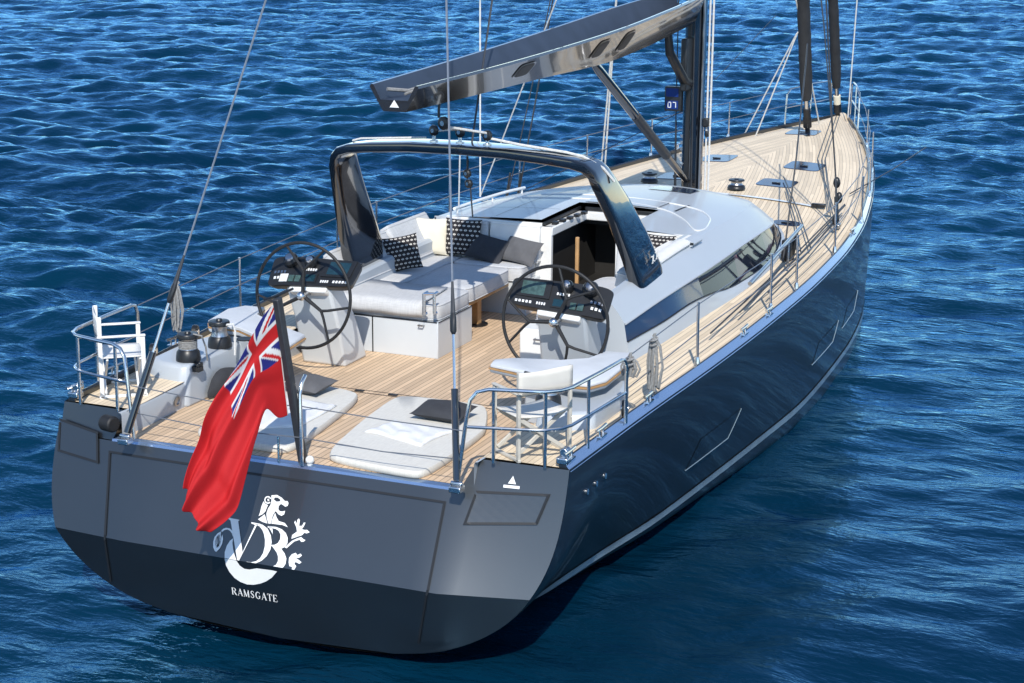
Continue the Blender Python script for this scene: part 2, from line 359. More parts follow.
    def rip(scale, sx, sy, rot):
        mp = N(nt, 'ShaderNodeMapping'); mp.inputs['Rotation'].default_value = (0, 0, rot); mp.inputs['Scale'].default_value = (sx, sy, 1); L.new(tc.outputs['Object'], mp.inputs[0])
        t = N(nt, 'ShaderNodeTexNoise'); t.inputs['Scale'].default_value = scale; t.inputs['Detail'].default_value = 4; t.inputs['Roughness'].default_value = .55; t.inputs['Distortion'].default_value = .4
        L.new(mp.outputs[0], t.inputs['Vector']); return t.outputs['Fac']
    r1 = rip(2.6, .55, 1.25, -.25); r2_ = rip(7.5, .6, 1.2, .3)
    ad = N(nt, 'ShaderNodeMath', operation='MULTIPLY_ADD'); L.new(r2_, ad.inputs[0]); ad.inputs[1].default_value = .28; L.new(r1, ad.inputs[2])
    bp = N(nt, 'ShaderNodeBump'); wp = N(nt, 'ShaderNodeTexNoise'); wp.inputs['Scale'].default_value = .045; wp.inputs['Detail'].default_value = 2; L.new(tc.outputs['Object'], wp.inputs['Vector'])
    wm = N(nt, 'ShaderNodeMapRange'); wm.inputs['From Min'].default_value = .35; wm.inputs['From Max'].default_value = .65; wm.inputs['To Min'].default_value = .25; wm.inputs['To Max'].default_value = .62; L.new(wp.outputs['Fac'], wm.inputs['Value']); L.new(wm.outputs[0], bp.inputs['Strength'])
    bp.inputs['Strength'].default_value = .5; bp.inputs['Distance'].default_value = .12; r3 = rip(1.1, .5, 1.3, -.1); ad2 = N(nt, 'ShaderNodeMath', operation='MULTIPLY_ADD'); L.new(r3, ad2.inputs[0]); ad2.inputs[1].default_value = 1.3; L.new(ad.outputs[0], ad2.inputs[2])
    L.new(ad2.outputs[0], bp.inputs['Height']); L.new(bp.outputs[0], df.inputs['Normal']); L.new(bp.outputs[0], gs.inputs['Normal']); L.new(bp.outputs[0], fz.inputs['Normal'])
    me.materials.append(m)
    o = bpy.data.objects.new('sea', me); COL.objects.link(o); o['kind'] = 'structure'; o['label'] = 'dark blue choppy sea around the yacht'
    return o
make_sea()

# ------------------------------------------------------------------ the yacht: shape functions (y forward, x starboard)
LOA = 23.6
bs = interp([0, 2, 4, 6, 8, 10, 12, 14, 16, 18, 20, 22, 23, 23.6], [2.83, 2.92, 3.04, 3.12, 3.15, 3.10, 2.94, 2.65, 2.28, 1.84, 1.30, .66, .28, .03])
bw_l = interp([0, 1, 2.6, 3.8, 5.3, 7.4, 9.15, 12.1, 14.9, 18, 21, 23.3, 23.6], [2.0, 2.08, 2.27, 2.45, 2.58, 2.73, 2.82, 2.72, 2.42, 1.66, .78, .08, .02])
zs = lambda y: 1.66 + .0183*max(0, min(y, 24))
zk = interp([0, 2, 5, 9, 13, 18, 22, 23.6], [-.31, -.45, -.72, -1.15, -1.5, -1.5, -1.2, -.9])
mexp = interp([0, 14, 20, 23.6], [3, 3, 2.4, 2.2])
def ty(z):      # transom: raked forward going up, knuckle at .48, then tucks under
    return -.5*(1.4-z) if z > .48 else -.46+.12*(.48-z)
def TY(x, z):    # the outer panels turn forward beyond the door seams
    g = (.03+.19*min(1, max(0, (1.66-z)/1.18))) if x > 0 else (.015+.05*min(1, max(0, (1.66-z)/1.18))); return ty(z)+g*max(0, abs(x)-1.75)/.9
def section(y, n=34):
    b, s, k, e = bs(y), zs(y), zk(y), mexp(y); out = []
    w = min(1, max(0, y/1.8)); w = w*w*(3-2*w); q = bw_l(y)
    for i in range(n+1):
        a = (pi/2)*(i/n)**1.4; c = max(0.0, cos(a))**(2/e); h = max(0.0, sin(a))**(2/e); z = s-(s-k)*h
        if z > -.1: xs_ = b-(b-q)*((s-z)/(s+.1))**1.5
        else: xs_ = q*max(0, 1-((-.1-z)/(-.1-k))**2.6)**.5
        out.append((b*c*(1-w)+xs_*w, z))
    return out
yacht = empty('sailing_yacht', (0, 0, WZ))
tag(yacht, 'large dark navy sailing yacht with teak decks and silver grey coachroof, seen from astern', 'sailing yacht')
# every part is modelled in world coordinates, the root sits at the waterline: undo its offset
def P(o):
    o.location = (0, 0, -WZ); return o
ys = [0, .2, .45, .8, 1.2, 1.6]+list(np.linspace(2.2, 21.4, 33))+[22, 22.5, 22.9, 23.3, 23.6]
h = MB(); rings = []
for i, y in enumerate(ys):
    sec = section(y); r = []
    for (x, z) in sec[::-1]:
        w = max(0, 1-y/1.6); yy = y + w*w*TY(x, z) if y < 1.6 else y - (0.0 if y < 21 else (1-(z+.42)/2.5)*.18*((y-21)/2.6))
        r.append((x, yy, z))
    rings.append([(-x, yy, z) for x, yy, z in r[::-1]] + r[1:])
h.loft(rings, closed=False, cap=False)
hull = P(h.build('hull', navy, yacht, ang=50))
# boot stripe above the waterline, both sides
for sgn in (-1, 1):
    st = MB(); rr = []
    for y in np.linspace(.25, 23.3, 60):
        sec = section(y); zz = [p[1] for p in sec]; xx = [p[0] for p in sec]
        row = []
        for z in (-.15, -.10, -.05):
            x = float(np.interp(-z, [-q for q in zz], xx)); w = max(0, 1-y/1.6)
            row.append((sgn*(x+.012), y+(w*w*TY(x, z) if y < 1.6 else -(0.0 if y < 21 else (1-(z+.42)/2.5)*.18*((y-21)/2.6))), z-.0))
        rr.append(row)
    st.loft(rr, closed=False, cap=False); st.build('boot_stripe', stripe_m, hull)
# transom
tr = MB()
sec0 = section(0)[::-1]
zz = [p[1] for p in sec0]; xx = [p[0] for p in sec0]
def hx(z): return float(np.interp(z, zz, xx))
def TT(z):
    k = min(.9, 1.75/max(hx(z), .01)); return list(np.linspace(-1, -k, 6))+list(np.linspace(-k, k, 13))[1:-1]+list(np.linspace(k, 1, 6))
rows = []
for z in list(np.linspace(zk(0), .48, 14)):
    rows.append([(hx(z)*t, TY(hx(z)*t, z)-.004, z) for t in TT(z)])
tr.loft(rows, closed=False, cap=False)
up_rows = [[(hx(z)*t, TY(hx(z)*t, z)-.004, z) for t in TT(z)] for z in np.linspace(.4800001, 1.36, 12)]
tr.loft(up_rows, closed=False, cap=False)
for sgn, xi, xt in ((-1, 2.13, 2.03), (1, 1.78, 1.92)):          # raised corners
    rows = []
    for z in np.linspace(1.36, 1.655, 5):
        t = (z-1.36)/.295; a = xi+(xt-xi)*t
        rows.append([(sgn*lerp((a,), (hx(z),), k)[0], TY(lerp((a,), (hx(z),), k)[0], z)-.004, z) for k in np.linspace(0, 1, 6)])
    tr.loft(rows, closed=False, cap=False)
    tr.add([(sgn*xi, ty(1.36)-.004, 1.36), (sgn*xi, .12, 1.36), (sgn*xt, .16, 1.655), (sgn*xt, ty(1.655)-.004, 1.655)], [(0, 1, 2, 3)])
# rolled upper edge of the low middle part
prof = [(ty(1.36)-.004, 1.36), (-.012, 1.385), (.02, 1.397), (.06, 1.398)]
transom = P(tr.build('transom', navy, yacht, ang=25))
te = MB(); te.loft([[(x, y, z) for y, z in prof] for x in (-2.13, 1.78)], closed=False, cap=False); te.build('transom_edge', railcap, transom)
def on_tr(x, z, off=.006):
    s_ = .5 if z > .48 else -.12
    nrm = Vector((0, -1, s_)).normalized(); return Vector((x, TY(x, z)-.004, z)) + nrm*off
def seam(name, pts, w, parent, closed=False, off=.012, m=None):
    mb = MB(); q_ = pts+[pts[0]] if closed else pts; P3 = [on_tr(q_[i][0]+(q_[i+1][0]-q_[i][0])*k/12, q_[i][1]+(q_[i+1][1]-q_[i][1])*k/12, off) for i in range(len(q_)-1) for k in range(12)]+([] if closed else [on_tr(*q_[-1], off)]); n = len(P3); rr = []
    m_ = n-1 if closed else n
    for i in range(n):
        a, c = P3[(i-1) % m_ if closed else max(i-1, 0)], P3[(i+1) % m_ if closed else min(i+1, n-1)]
        d0 = (P3[i]-a); d1 = (c-P3[i]); d0 = d0.normalized() if d0.length > 1e-6 else d1.normalized(); d1 = d1.normalized() if d1.length > 1e-6 else d0
        t = (d0+d1).normalized(); nn = Vector((0, -1, .5)).normalized(); s_ = t.cross(nn).normalized()*w/2/max(.5, t.dot(d0)); rr.append([P3[i]-s_, P3[i]+s_])
    mb.loft(rr, closed=False, cap=False)
    return mb.build(name, m or seam_m, parent, smooth=False)
seam('door_seam', [(-1.96, -.02), (-1.97, .5), (-2.13, 1.255), (1.66, 1.25), (1.66, .5), (1.53, -.08)], .022, transom)
for pts in ([(-2.82, 1.48), (-2.33, 1.41), (-2.25, 1.14), (-2.76, 1.19)], [(1.96, 1.37), (2.66, 1.41), (2.58, 1.15), (1.90, 1.09)]):
    lid = MB(); lid.loft([[on_tr(pts[0][0]*(1-s_)*(1-t_)+pts[1][0]*s_*(1-t_)+pts[2][0]*s_*t_+pts[3][0]*(1-s_)*t_, pts[0][1]*(1-s_)*(1-t_)+pts[1][1]*s_*(1-t_)+pts[2][1]*s_*t_+pts[3][1]*(1-s_)*t_, .009) for s_ in np.linspace(0, 1, 7)] for t_ in np.linspace(0, 1, 5)], closed=False, cap=False); lo = lid.build('locker_lid', navy, transom, smooth=False)
    seam('lid_seam', pts, .024, lo, closed=True, off=.015)
bm_ = MB()   # small builder's mark above the starboard lid
bm_.add([on_tr(2.25, 1.475, .005), on_tr(2.33, 1.475, .005), on_tr(2.29, 1.545, .005)], [(0, 1, 2)])
bm_.add([on_tr(2.21, 1.435, .005), on_tr(2.37, 1.437, .005), on_tr(2.37, 1.462, .005), on_tr(2.21, 1.46, .005)], [(0, 1, 2, 3)])
bm_.build('builder_mark', emblem_m, transom, smooth=False)
EMB = [(0,[(-0.605,0.836),(-0.475,0.832),(-0.475,0.821),(-0.486,0.822),(-0.365,0.555),(-0.371,0.545),(-0.391,0.4805),(-0.405,0.4805),(-0.571,0.814),(-0.597,0.823)]),(0,[(-0.365,0.555),(-0.29,0.81),(-0.335,0.817),(-0.338,0.828),(-0.234,0.826),(-0.236,0.816),(-0.268,0.815),(-0.385,0.4805),(-0.391,0.4805)]),(0,[(-0.276,0.822),(-0.211,0.822),(-0.146,0.795),(-0.096,0.742),(-0.071,0.686),(-0.068,0.619),(-0.095,0.556),(-0.14,0.51),(-0.197,0.4805),(-0.198,0.4805),(-0.3,0.4805),(-0.3,0.482),(-0.251,0.482),(-0.198,0.499),(-0.161,0.531),(-0.139,0.579),(-0.136,0.639),(-0.148,0.693),(-0.171,0.741),(-0.199,0.776),(-0.239,0.803),(-0.278,0.812)]),(0,[(-0.15,0.816),(-0.057,0.821),(0.01,0.809),(0.062,0.782),(0.093,0.744),(0.102,0.7),(0.086,0.664),(0.049,0.642),(-0.007,0.645),(-0.059,0.648),(-0.075,0.658),(-0.032,0.666),(-0.001,0.686),(0.015,0.722),(0.007,0.763),(-0.022,0.792),(-0.061,0.804),(-0.112,0.804),(-0.146,0.803)]),(0,[(-0.06,0.652),(-0.008,0.648),(0.05,0.639),(0.094,0.606),(0.124,0.565),(0.127,0.518),(0.11,0.486),(0.099,0.4805),(-0.002,0.4805),(0.027,0.498),(0.039,0.532),(0.029,0.572),(0.006,0.603),(-0.024,0.626)]),(0,[(-0.145,0.815),(-0.107,0.815),(-0.087,0.79),(-0.078,0.753),(-0.101,0.778),(-0.129,0.802)]),(0,[(-0.502,0.663),(-0.53,0.638),(-0.554,0.589),(-0.561,0.532),(-0.549,0.4805),(-0.414,0.4805),(-0.446,0.519),(-0.478,0.574),(-0.498,0.622)]),(0,[(-0.549,0.4795),(-0.549,0.475),(-0.54,0.402),(-0.508,0.336),(-0.457,0.281),(-0.394,0.248),(-0.319,0.233),(-0.243,0.242),(-0.169,0.267),(-0.097,0.304),(-0.028,0.357),(0.037,0.434),(-0.02,0.437),(-0.084,0.435),(-0.191,0.43),(-0.276,0.403),(-0.334,0.402),(-0.381,0.428),(-0.411,0.471),(-0.414,0.4795)]),(0,[(-0.506,0.676),(-0.526,0.704),(-0.553,0.724),(-0.583,0.731),(-0.614,0.723),(-0.635,0.704),(-0.652,0.708),(-0.634,0.731),(-0.603,0.745),(-0.563,0.745),(-0.533,0.73),(-0.508,0.703)]),(0,[(-0.651,0.705),(-0.684,0.684),(-0.708,0.65),(-0.713,0.603),(-0.701,0.558),(-0.67,0.525),(-0.656,0.522),(-0.629,0.551),(-0.61,0.594),(-0.61,0.642),(-0.625,0.683),(-0.631,0.656),(-0.628,0.619),(-0.636,0.579),(-0.661,0.557),(-0.683,0.573),(-0.695,0.617),(-0.69,0.649),(-0.671,0.675),(-0.647,0.685)]),(0,[(-0.662,0.659),(-0.646,0.646),(-0.645,0.612),(-0.655,0.585),(-0.668,0.6),(-0.671,0.634)]),(0,[(-0.179,1.088),(-0.12,1.099),(-0.063,1.082),(-0.02,1.057),(0.009,1.059),(0.025,1.044),(0.022,1.019),(-0.002,1.007),(-0.037,1.022),(-0.056,1.026),(-0.075,1.005),(-0.072,0.976),(-0.05,0.962),(-0.022,0.963),(0.005,0.973),(0.003,0.941),(-0.022,0.923),(-0.061,0.933),(-0.096,0.958),(-0.112,0.934),(-0.12,0.899),(-0.122,0.842),(-0.148,0.839),(-0.178,0.884),(-0.193,0.924),(-0.185,0.972),(-0.168,1.001),(-0.166,1.038)]),(0,[(-0.172,1.025),(-0.18,1.017),(-0.19,1.011),(-0.203,1.009),(-0.216,1.011),(-0.228,1.015),(-0.237,1.023),(-0.244,1.033),(-0.247,1.044),(-0.245,1.055),(-0.24,1.065),(-0.231,1.072),(-0.219,1.076),(-0.207,1.077),(-0.194,1.074),(-0.183,1.068),(-0.174,1.059),(-0.185,1.054),(-0.192,1.06),(-0.201,1.064),(-0.211,1.066),(-0.22,1.064),(-0.227,1.059),(-0.232,1.052),(-0.234,1.044),(-0.231,1.035),(-0.226,1.028),(-0.218,1.023),(-0.208,1.021),(-0.198,1.021),(-0.19,1.025),(-0.184,1.031)]),(0,[(-0.218,1.05),(-0.198,1.055),(-0.189,1.039),(-0.205,1.029),(-0.208,1.039)]),(0,[(-0.252,1.027),(-0.231,1.009),(-0.194,0.998),(-0.201,0.974),(-0.208,0.94),(-0.233,0.912),(-0.272,0.89),(-0.265,0.926),(-0.263,0.978)]),(0,[(-0.272,0.861),(-0.21,0.915),(-0.184,0.878),(-0.158,0.838),(-0.215,0.845)]),(0,[(-0.099,0.941),(-0.072,0.903),(-0.041,0.875),(0.029,0.867),(0.071,0.835),(0.008,0.846),(-0.116,0.843),(-0.114,0.887)]),(1,[(-0.143,1.056),(-0.136,1.073),(-0.104,1.077),(-0.068,1.062),(-0.072,1.047),(-0.108,1.04)]),(0,[(-0.128,1.057),(-0.104,1.066),(-0.083,1.058),(-0.1,1.05)]),(0,[(0.135,0.74),(0.134,0.773),(0.179,0.81),(0.162,0.847),(0.129,0.884),(0.135,0.901),(0.162,0.878),(0.156,0.91),(0.171,0.925),(0.185,0.912),(0.19,0.861),(0.22,0.866),(0.233,0.897),(0.251,0.897),(0.241,0.863),(0.225,0.836),(0.261,0.834),(0.283,0.839),(0.317,0.821),(0.287,0.807),(0.26,0.809),(0.242,0.786),(0.198,0.768)]),(0,[(0.081,0.656),(0.113,0.692),(0.147,0.725),(0.19,0.749),(0.236,0.769),(0.264,0.754),(0.288,0.749),(0.274,0.733),(0.247,0.727),(0.225,0.743),(0.173,0.722),(0.138,0.688),(0.105,0.653)]),(0,[(0.157,0.536),(0.151,0.575),(0.172,0.608),(0.212,0.627),(0.235,0.61),(0.264,0.627),(0.285,0.613),(0.261,0.59),(0.225,0.581),(0.262,0.57),(0.295,0.554),(0.274,0.538),(0.229,0.549),(0.221,0.531),(0.247,0.514),(0.232,0.4805),(0.206,0.4805),(0.203,0.502),(0.173,0.504)])]
em = MB(); ed = MB()
def tri_poly(mb, P3):
    """fan a concave polygon properly"""
    bm = bmesh.new(); vs = [bm.verts.new(p) for p in P3]
    try: f = bm.faces.new(vs)
    except ValueError: bm.free(); return
    bmesh.ops.triangulate(bm, faces=[f]); bm.verts.index_update()
    mb.add([v.co.copy() for v in bm.verts], [tuple(v.index for v in q.verts) for q in bm.faces]); bm.free()
for d, poly in EMB:
    tri_poly(ed if d else em, [on_tr(x, z, .0085 if d else .006) for x, z in poly])
emb_o = em.build('crest_emblem', emblem_m, transom, smooth=False)
ed.build('crest_eye', navy, emb_o, smooth=False)
# serif capitals of the home port: list of thick / thin strokes in a unit box
LET = {
 'R': (.9, [((.14,0),(.14,1),.17), ((.14,.97),(.5,.97),.07), ((.5,.97),(.66,.87),.1), ((.66,.87),(.66,.64),.16), ((.66,.64),(.5,.52),.1), ((.14,.52),(.5,.52),.07), ((.4,.52),(.78,0),.17), ((0,.02),(.28,.02),.05), ((.66,.02),(.92,.02),.05), ((0,.98),(.2,.98),.05)]),
 'A': (.92, [((.1,0),(.45,1),.07), ((.45,1),(.8,0),.18), ((.22,.33),(.64,.33),.06), ((0,.02),(.22,.02),.05), ((.66,.02),(.94,.02),.05)]),
 'M': (1.1, [((.12,0),(.14,1),.07), ((.14,1),(.5,.05),.17), ((.5,.05),(.86,1),.07), ((.88,0),(.86,1),.17), ((0,.02),(.24,.02),.05), ((.74,.02),(1.02,.02),.05)]),
 'S': (.7, [((.58,.76),(.54,.93),.07), ((.54,.93),(.3,.98),.08), ((.3,.98),(.12,.85),.11), ((.12,.85),(.14,.66),.14), ((.14,.66),(.52,.38),.18), ((.52,.38),(.56,.17),.14), ((.56,.17),(.36,.02),.1), ((.36,.02),(.12,.07),.08), ((.12,.07),(.07,.27),.07)]),
 'G': (.95, [((.78,.76),(.74,.9),.07), ((.74,.9),(.48,.98),.08), ((.48,.98),(.2,.82),.13), ((.2,.82),(.12,.5),.17), ((.12,.5),(.2,.18),.17), ((.2,.18),(.48,.02),.12), ((.48,.02),(.76,.12),.08), ((.74,.12),(.74,.42),.16), ((.58,.43),(.9,.43),.05)]),
 'T': (.85, [((.4,0),(.4,1),.17), ((.02,.97),(.78,.97),.07), ((.04,.97),(.02,.76),.06), ((.77,.97),(.79,.76),.06), ((.24,.02),(.56,.02),.05)]),
 'E': (.8, [((.14,0),(.14,1),.17), ((.02,.97),(.66,.97),.07), ((.65,.97),(.67,.78),.06), ((.14,.5),(.5,.5),.07), ((.5,.6),(.5,.4),.05), ((.02,.03),(.68,.03),.07), ((.67,.03),(.7,.26),.06)])}
word = 'RAMSGATE'; tot = sum(LET[c][0] for c in word)+.12*7; wsc = .52/tot; x0 = -.505; hz = .078; zb = .092
lt = MB()
for c in word:
    w, st = LET[c]
    for (a, b, t) in st:
        A = Vector((a[0]*wsc/1.0, a[1]*hz)); B = Vector((b[0]*wsc/1.0, b[1]*hz)); d = (B-A); 
        if d.length < 1e-6: continue
        d.normalize(); nrm = Vector((-d.y, d.x))*t*wsc*.5
        q = [A-nrm, B-nrm, B+nrm, A+nrm]
        lt.add([on_tr(x0+p.x, zb+p.y, .006) for p in q], [(0, 1, 2, 3)])
    x0 += (w+.12)*wsc
lt.build('home_port_lettering', emblem_m, transom, smooth=False)

# ------------------------------------------------------------------ toe rail + decks
for sgn in (-1, 1):
    mb = MB(); rr = []
    for y in list(np.linspace(.02, 23.55, 80)):
        b, z = bs(y), zs(y); k = min(1, max(.2, (23.9-y)/3)); q = .115*k; b_in = max(.0, b-q)
        yo = max(0, 1-y/1.6)**2*TY(b, z)
        rr.append([(sgn*b_in, y+yo, z-.05), (sgn*b_in, y+yo, z+.055), (sgn*(b_in+.025*k), y+yo, z+.07), (sgn*(b_in+.04*k), y+yo, z+.066), (sgn*(b+.004), y+yo, z-.03)])
    for i in range(len(rr)-1):
        for j in range(4): mb.add([rr[i][j], rr[i][j+1], rr[i+1][j+1], rr[i+1][j]], [(0, 1, 2, 3)], 1 if j >= 3 else 0)
    mb.add(rr[0], [(0, 1, 2, 3, 4)], 0)
    o = P(mb.build('toe_rail', [navy, railcap], yacht, ang=30, weld=True))
def deck_z(x, y):
    b = max(.15, bs(y)-.15); return zs(y)-.005+.10*min(1, max(0, (y-6)/8))*(1-(min(1, abs(x)/b))**2)
dk = MB(); uvs = []
def deck_strip(y0, y1, ny, fin, side):
    rr = []
    for y in np.linspace(y0, y1, ny):
        xo = max(.02, bs(y)-.105*min(1, max(.2, (23.9-y)/3))); xi = fin(y); row = []
        for k in range(9):
            x = xi+(xo-xi)*k/8; row.append((side*x, y, deck_z(x, y))); uvs.append((xo-x+.03, y))
        rr.append(row)
    dk.loft(rr, closed=False, cap=False)
step = interp([0, 1.2, 2.2, 3.4], [1.93, 1.98, 2.05, 2.05])
stepP = interp([0, .45, 1.2, 3.4], [2.04, 2.03, 2.06, 2.06])
cf = interp([3.2, 4.6, 6, 7.3, 8.4, 9.3, 10.7, 11.4, 12.0, 12.3], [2.10, 2.21, 2.29, 2.38, 2.40, 2.36, 2.12, 1.88, 1.5, 1.1])
for sd in (-1, 1):
    deck_strip(.19, 3.9, 16, step if sd > 0 else stepP, sd)
    deck_strip(3.9, 12.3, 34, lambda y: cf(y)-.06, sd)
    deck_strip(12.3, 23.45, 56, lambda y: 0.0, sd)
deck = P(dk.build('deck', teak_deck, yacht, uv=uvs, ang=40))
# cockpit sole
so = MB(); u = []
for (x0, x1, y0, y1) in ((-2.25, 2.25, .055, 3.95), (-1.75, 1.75, 3.95, 7.4)):
    o = so.add([(x0, y0, 1.40), (x1, y0, 1.40), (x1, y1, 1.40), (x0, y1, 1.40)], [(0, 1, 2, 3)]); u += [(x0+5, y0), (x1+5, y0), (x1+5, y1), (x0+5, y1)]
sole = P(so.build('cockpit_sole', teak_sole, yacht, smooth=False, uv=u))
sm = MB()
sm.box((-.25, 2.52, 1.4015), (3.6, .012, .005)); sm.box((-.25, 2.62, 1.4015), (3.6, .008, .005))
sm.build('hatch_seam', seam_m, sole, smooth=False)
for x in (-.62, -.2, .75):
    f = MB(); f.box((x, 2.57, 1.405), (.11, .05, .016)); f.build('flush_latch', blackp, sole, bevel=.006)
# step faces between the sole and the side decks (port one is seen)
for sd, fn in ((-1, stepP), (1, step)):
    mb = MB(); mb.loft([[(sd*(fn(y)-.01), y, 1.395), (sd*(fn(y)-.012), y, 1.63), (sd*fn(y), y, 1.655), (sd*(fn(y)+.03), y, 1.659)] for y in np.linspace(.02, 3.95, 18)], closed=False, cap=False)
    P(mb.build('deck_step', silver, yacht))
dr = MB(); dr.lathe([(.001, 0), (.05, 0), (.06, .01), (.045, .014), (.04, -.02)], (-2.035, 1.05, 1.52), 16, axis=(1, 0, 0)); P(dr.build('drain_fairlead', steel, yacht))

# ------------------------------------------------------------------ coachroof
xf = interp([3.2, 4.6, 6, 7.3, 8.4, 9.3, 10.7, 11.4, 12.0, 12.5], [2.10, 2.21, 2.29, 2.38, 2.40, 2.36, 2.12, 1.88, 1.5, .9])
p1x = interp([3.2, 4.8, 5.9, 6.5, 7.4, 9.25, 10.8, 11.4, 12.0, 12.5], [2.04, 2.15, 2.22, 2.26, 2.29, 2.24, 2.02, 1.80, 1.42, .85])
p1z = interp([3.2, 4.8, 5.9, 6.5, 7.4, 9.25, 10.8, 11.4, 12.0, 12.5], [1.95, 1.955, 2.00, 1.98, 1.90, 1.84, 1.90, 1.93, 1.95, 1.97])
p2x = interp([3.2, 3.86, 4.97, 6.26, 7.96, 9.7, 10.8, 11.4, 12.0, 12.5], [1.99, 2.05, 2.10, 2.15, 2.11, 2.00, 1.88, 1.70, 1.33, .8])
p2z = interp([3.2, 3.86, 4.97, 6.26, 7.96, 9.7, 10.8, 11.4, 12.0, 12.5], [2.12, 2.165, 2.22, 2.255, 2.245, 2.18, 2.11, 2.08, 2.02, 1.98])
p3x = interp([3.2, 4.7, 6.7, 7.2, 9, 10, 10.8, 11.4, 12.0, 12.5], [1.84, 1.87, 1.85, 1.84, 1.78, 1.70, 1.55, 1.34, 1.0, .6])
p3z = interp([3.2, 3.8, 4.7, 6.7, 7.2, 9, 10, 10.8, 11.4, 12.0, 12.5], [2.30, 2.40, 2.46, 2.52, 2.52, 2.48, 2.43, 2.38, 2.32, 2.14, 1.99])
zc = interp([7.2, 8.5, 9.5, 10.5, 11.2, 11.8, 12.4, 12.5], [2.60, 2.61, 2.58, 2.52, 2.475, 2.38, 2.06, 2.0])
def roof_z(x, y): return zc(y)-(zc(y)-p3z(y))*min(1, abs(x)/p3x(y))**2
cr = MB(); gl = {-1: MB(), 1: MB()}; band = {-1: MB(), 1: MB()}
OPX0, OPX1, OPY = -.30, .86, 8.62
yst = [3.86, 4.1, 4.4, 4.97, 5.6, 6.26, 6.6, 7.2, 7.8, 8.2, 8.62, 9.1, 9.7, 10.2, 10.8, 11.1, 11.4, 11.7, 12.0, 12.3, 12.5]
for sd in (-1, 1):
    A = lambda y: [(sd*xf(y), y, deck_z(xf(y), y)-.02), (sd*(xf(y)-.015), y, deck_z(xf(y), y)+.02), (sd*p1x(y), y, p1z(y))]
    cr.loft([A(y) for y in yst], closed=False, cap=False)
    def Bf(y, inner=False):
        lo_ = .24 if inner and sd < 0 else 0.0
        a = Vector((p2x(y), 0, p2z(y))); b = Vector((p3x(y), 0, p3z(y)-lo_)); out = []
        out.append((sd*(p2x(y)+.006), y, p2z(y)-.004))
        for t in np.linspace(0, 1, 9):
            q = a+(b-a)*t; bulge = .010*sin(pi*t); out.append((sd*(q.x+bulge*.75), y, q.z+bulge*.7))
        if inner:
            out += [(sd*(p3x(y)-.06), y, p3z(y)-lo_+.012), (sd*1.76, y, p3z(y)-lo_+.005), (sd*1.73, y, p3z(y)-lo_-.03), (sd*1.72, y, 1.38)]
        return out
    ya = [y for y in yst if y <= 7.2]; yb = [y for y in yst if y >= 7.2]
    cr.loft([Bf(y, True) for y in ya], closed=False, cap=False); cr.loft([Bf(y) for y in yb], closed=False, cap=False)
    # side glazing / dark band between the two
    def G(y): return [(sd*(p1x(y)+(p2x(y)-p1x(y))*t), y, p1z(y)+(p2z(y)-p1z(y))*t) for t in (0, .33, .66, 1)]
    band[sd].loft([G(y) for y in yst if y <= 6.26], closed=False, cap=False)
    gl[sd].loft([G(y) for y in yst if 6.26 <= y <= 11.7], closed=False, cap=False)
    cr.loft([G(y) for y in yst if y >= 11.7], closed=False, cap=False)
    if sd < 0:
        pa = Bf(7.2)[1:]; pb = Bf(7.2, True)[1:10]; cr.add(pa+pb[::-1]+[], [tuple(range(len(pa)+len(pb)))]); cr.add([(-1.86, 7.2, 2.26), (-1.86, 7.2, 2.53), (-1.6, 7.2, 2.54), (-1.6, 7.2, 2.26)], [(0, 1, 2, 3)])
    # aft end of the coaming
    e = A(3.86)+[G(3.86)[3]]+Bf(3.86, True)[1:]
    cr.add([(x, y, z) for x, y, z in e], [tuple(range(len(e)))])
# roof skin with the companionway cut-out
for i, (xa, xb) in enumerate(((-1, 'a'), ('a', 'b'), ('b', 1))):
    rr = []
    for y in yb:
        x0 = -p3x(y) if xa == -1 else (OPX0 if xa == 'a' else OPX1); x1 = p3x(y) if xb == 1 else (OPX0 if xb == 'a' else OPX1)
        x0 = max(-p3x(y), min(p3x(y), x0)); x1 = max(-p3x(y), min(p3x(y), x1))
        rr.append([(x, y, roof_z(x, y)) for x in np.linspace(x0, x1, 8)])
    if i == 1: rr = [r for r, y in zip(rr, yb) if y >= OPY]
    cr.loft(rr, closed=False, cap=False)
coach = P(cr.build('coachroof', silver, yacht, ang=28, weld=True))
for sd in (-1, 1):
    band[sd].build('coaming_band', darkglass, coach); g = gl[sd].build('side_window', glass, coach)
    fr = MB(); fr.tube([(sd*(p2x(y)+.012), y, p2z(y)-.012) for y in np.linspace(3.87, 11.6, 30)], .012, 6); fr.build('window_trim', silver, coach)
    fr = MB(); fr.tube([(sd*(p1x(y)+.006), y, p1z(y)) for y in np.linspace(3.87, 11.6, 30)], .008, 6); fr.build('window_gasket', seam_m, coach)
cap_ = MB(); cap_.loft([rr_ for rr_ in [[(1.80+.10*cos(a), y, p3z(y)+.015+.055*sin(a)) for a in [2*pi*k/14 for k in range(14)]] for y in np.linspace(5.55, 7.05, 10)]]); capo = cap_.build('coaming_pad', cloth_white, coach)
cap_ = MB(); cap_.loft([[(1.80+.14*cos(a), y, p3z(y)+.01+.06*sin(a)) for a in [2*pi*k/14 for k in range(14)]] for y in (6.75, 6.82, 7.12, 7.16)]); capo = cap_.build('coaming_end', silver, coach)
q = MB(); q.box((1.88, 6.752, 2.535), (.12, .012, .03)); q.build('vent_slot', seam_m, capo, smooth=False)
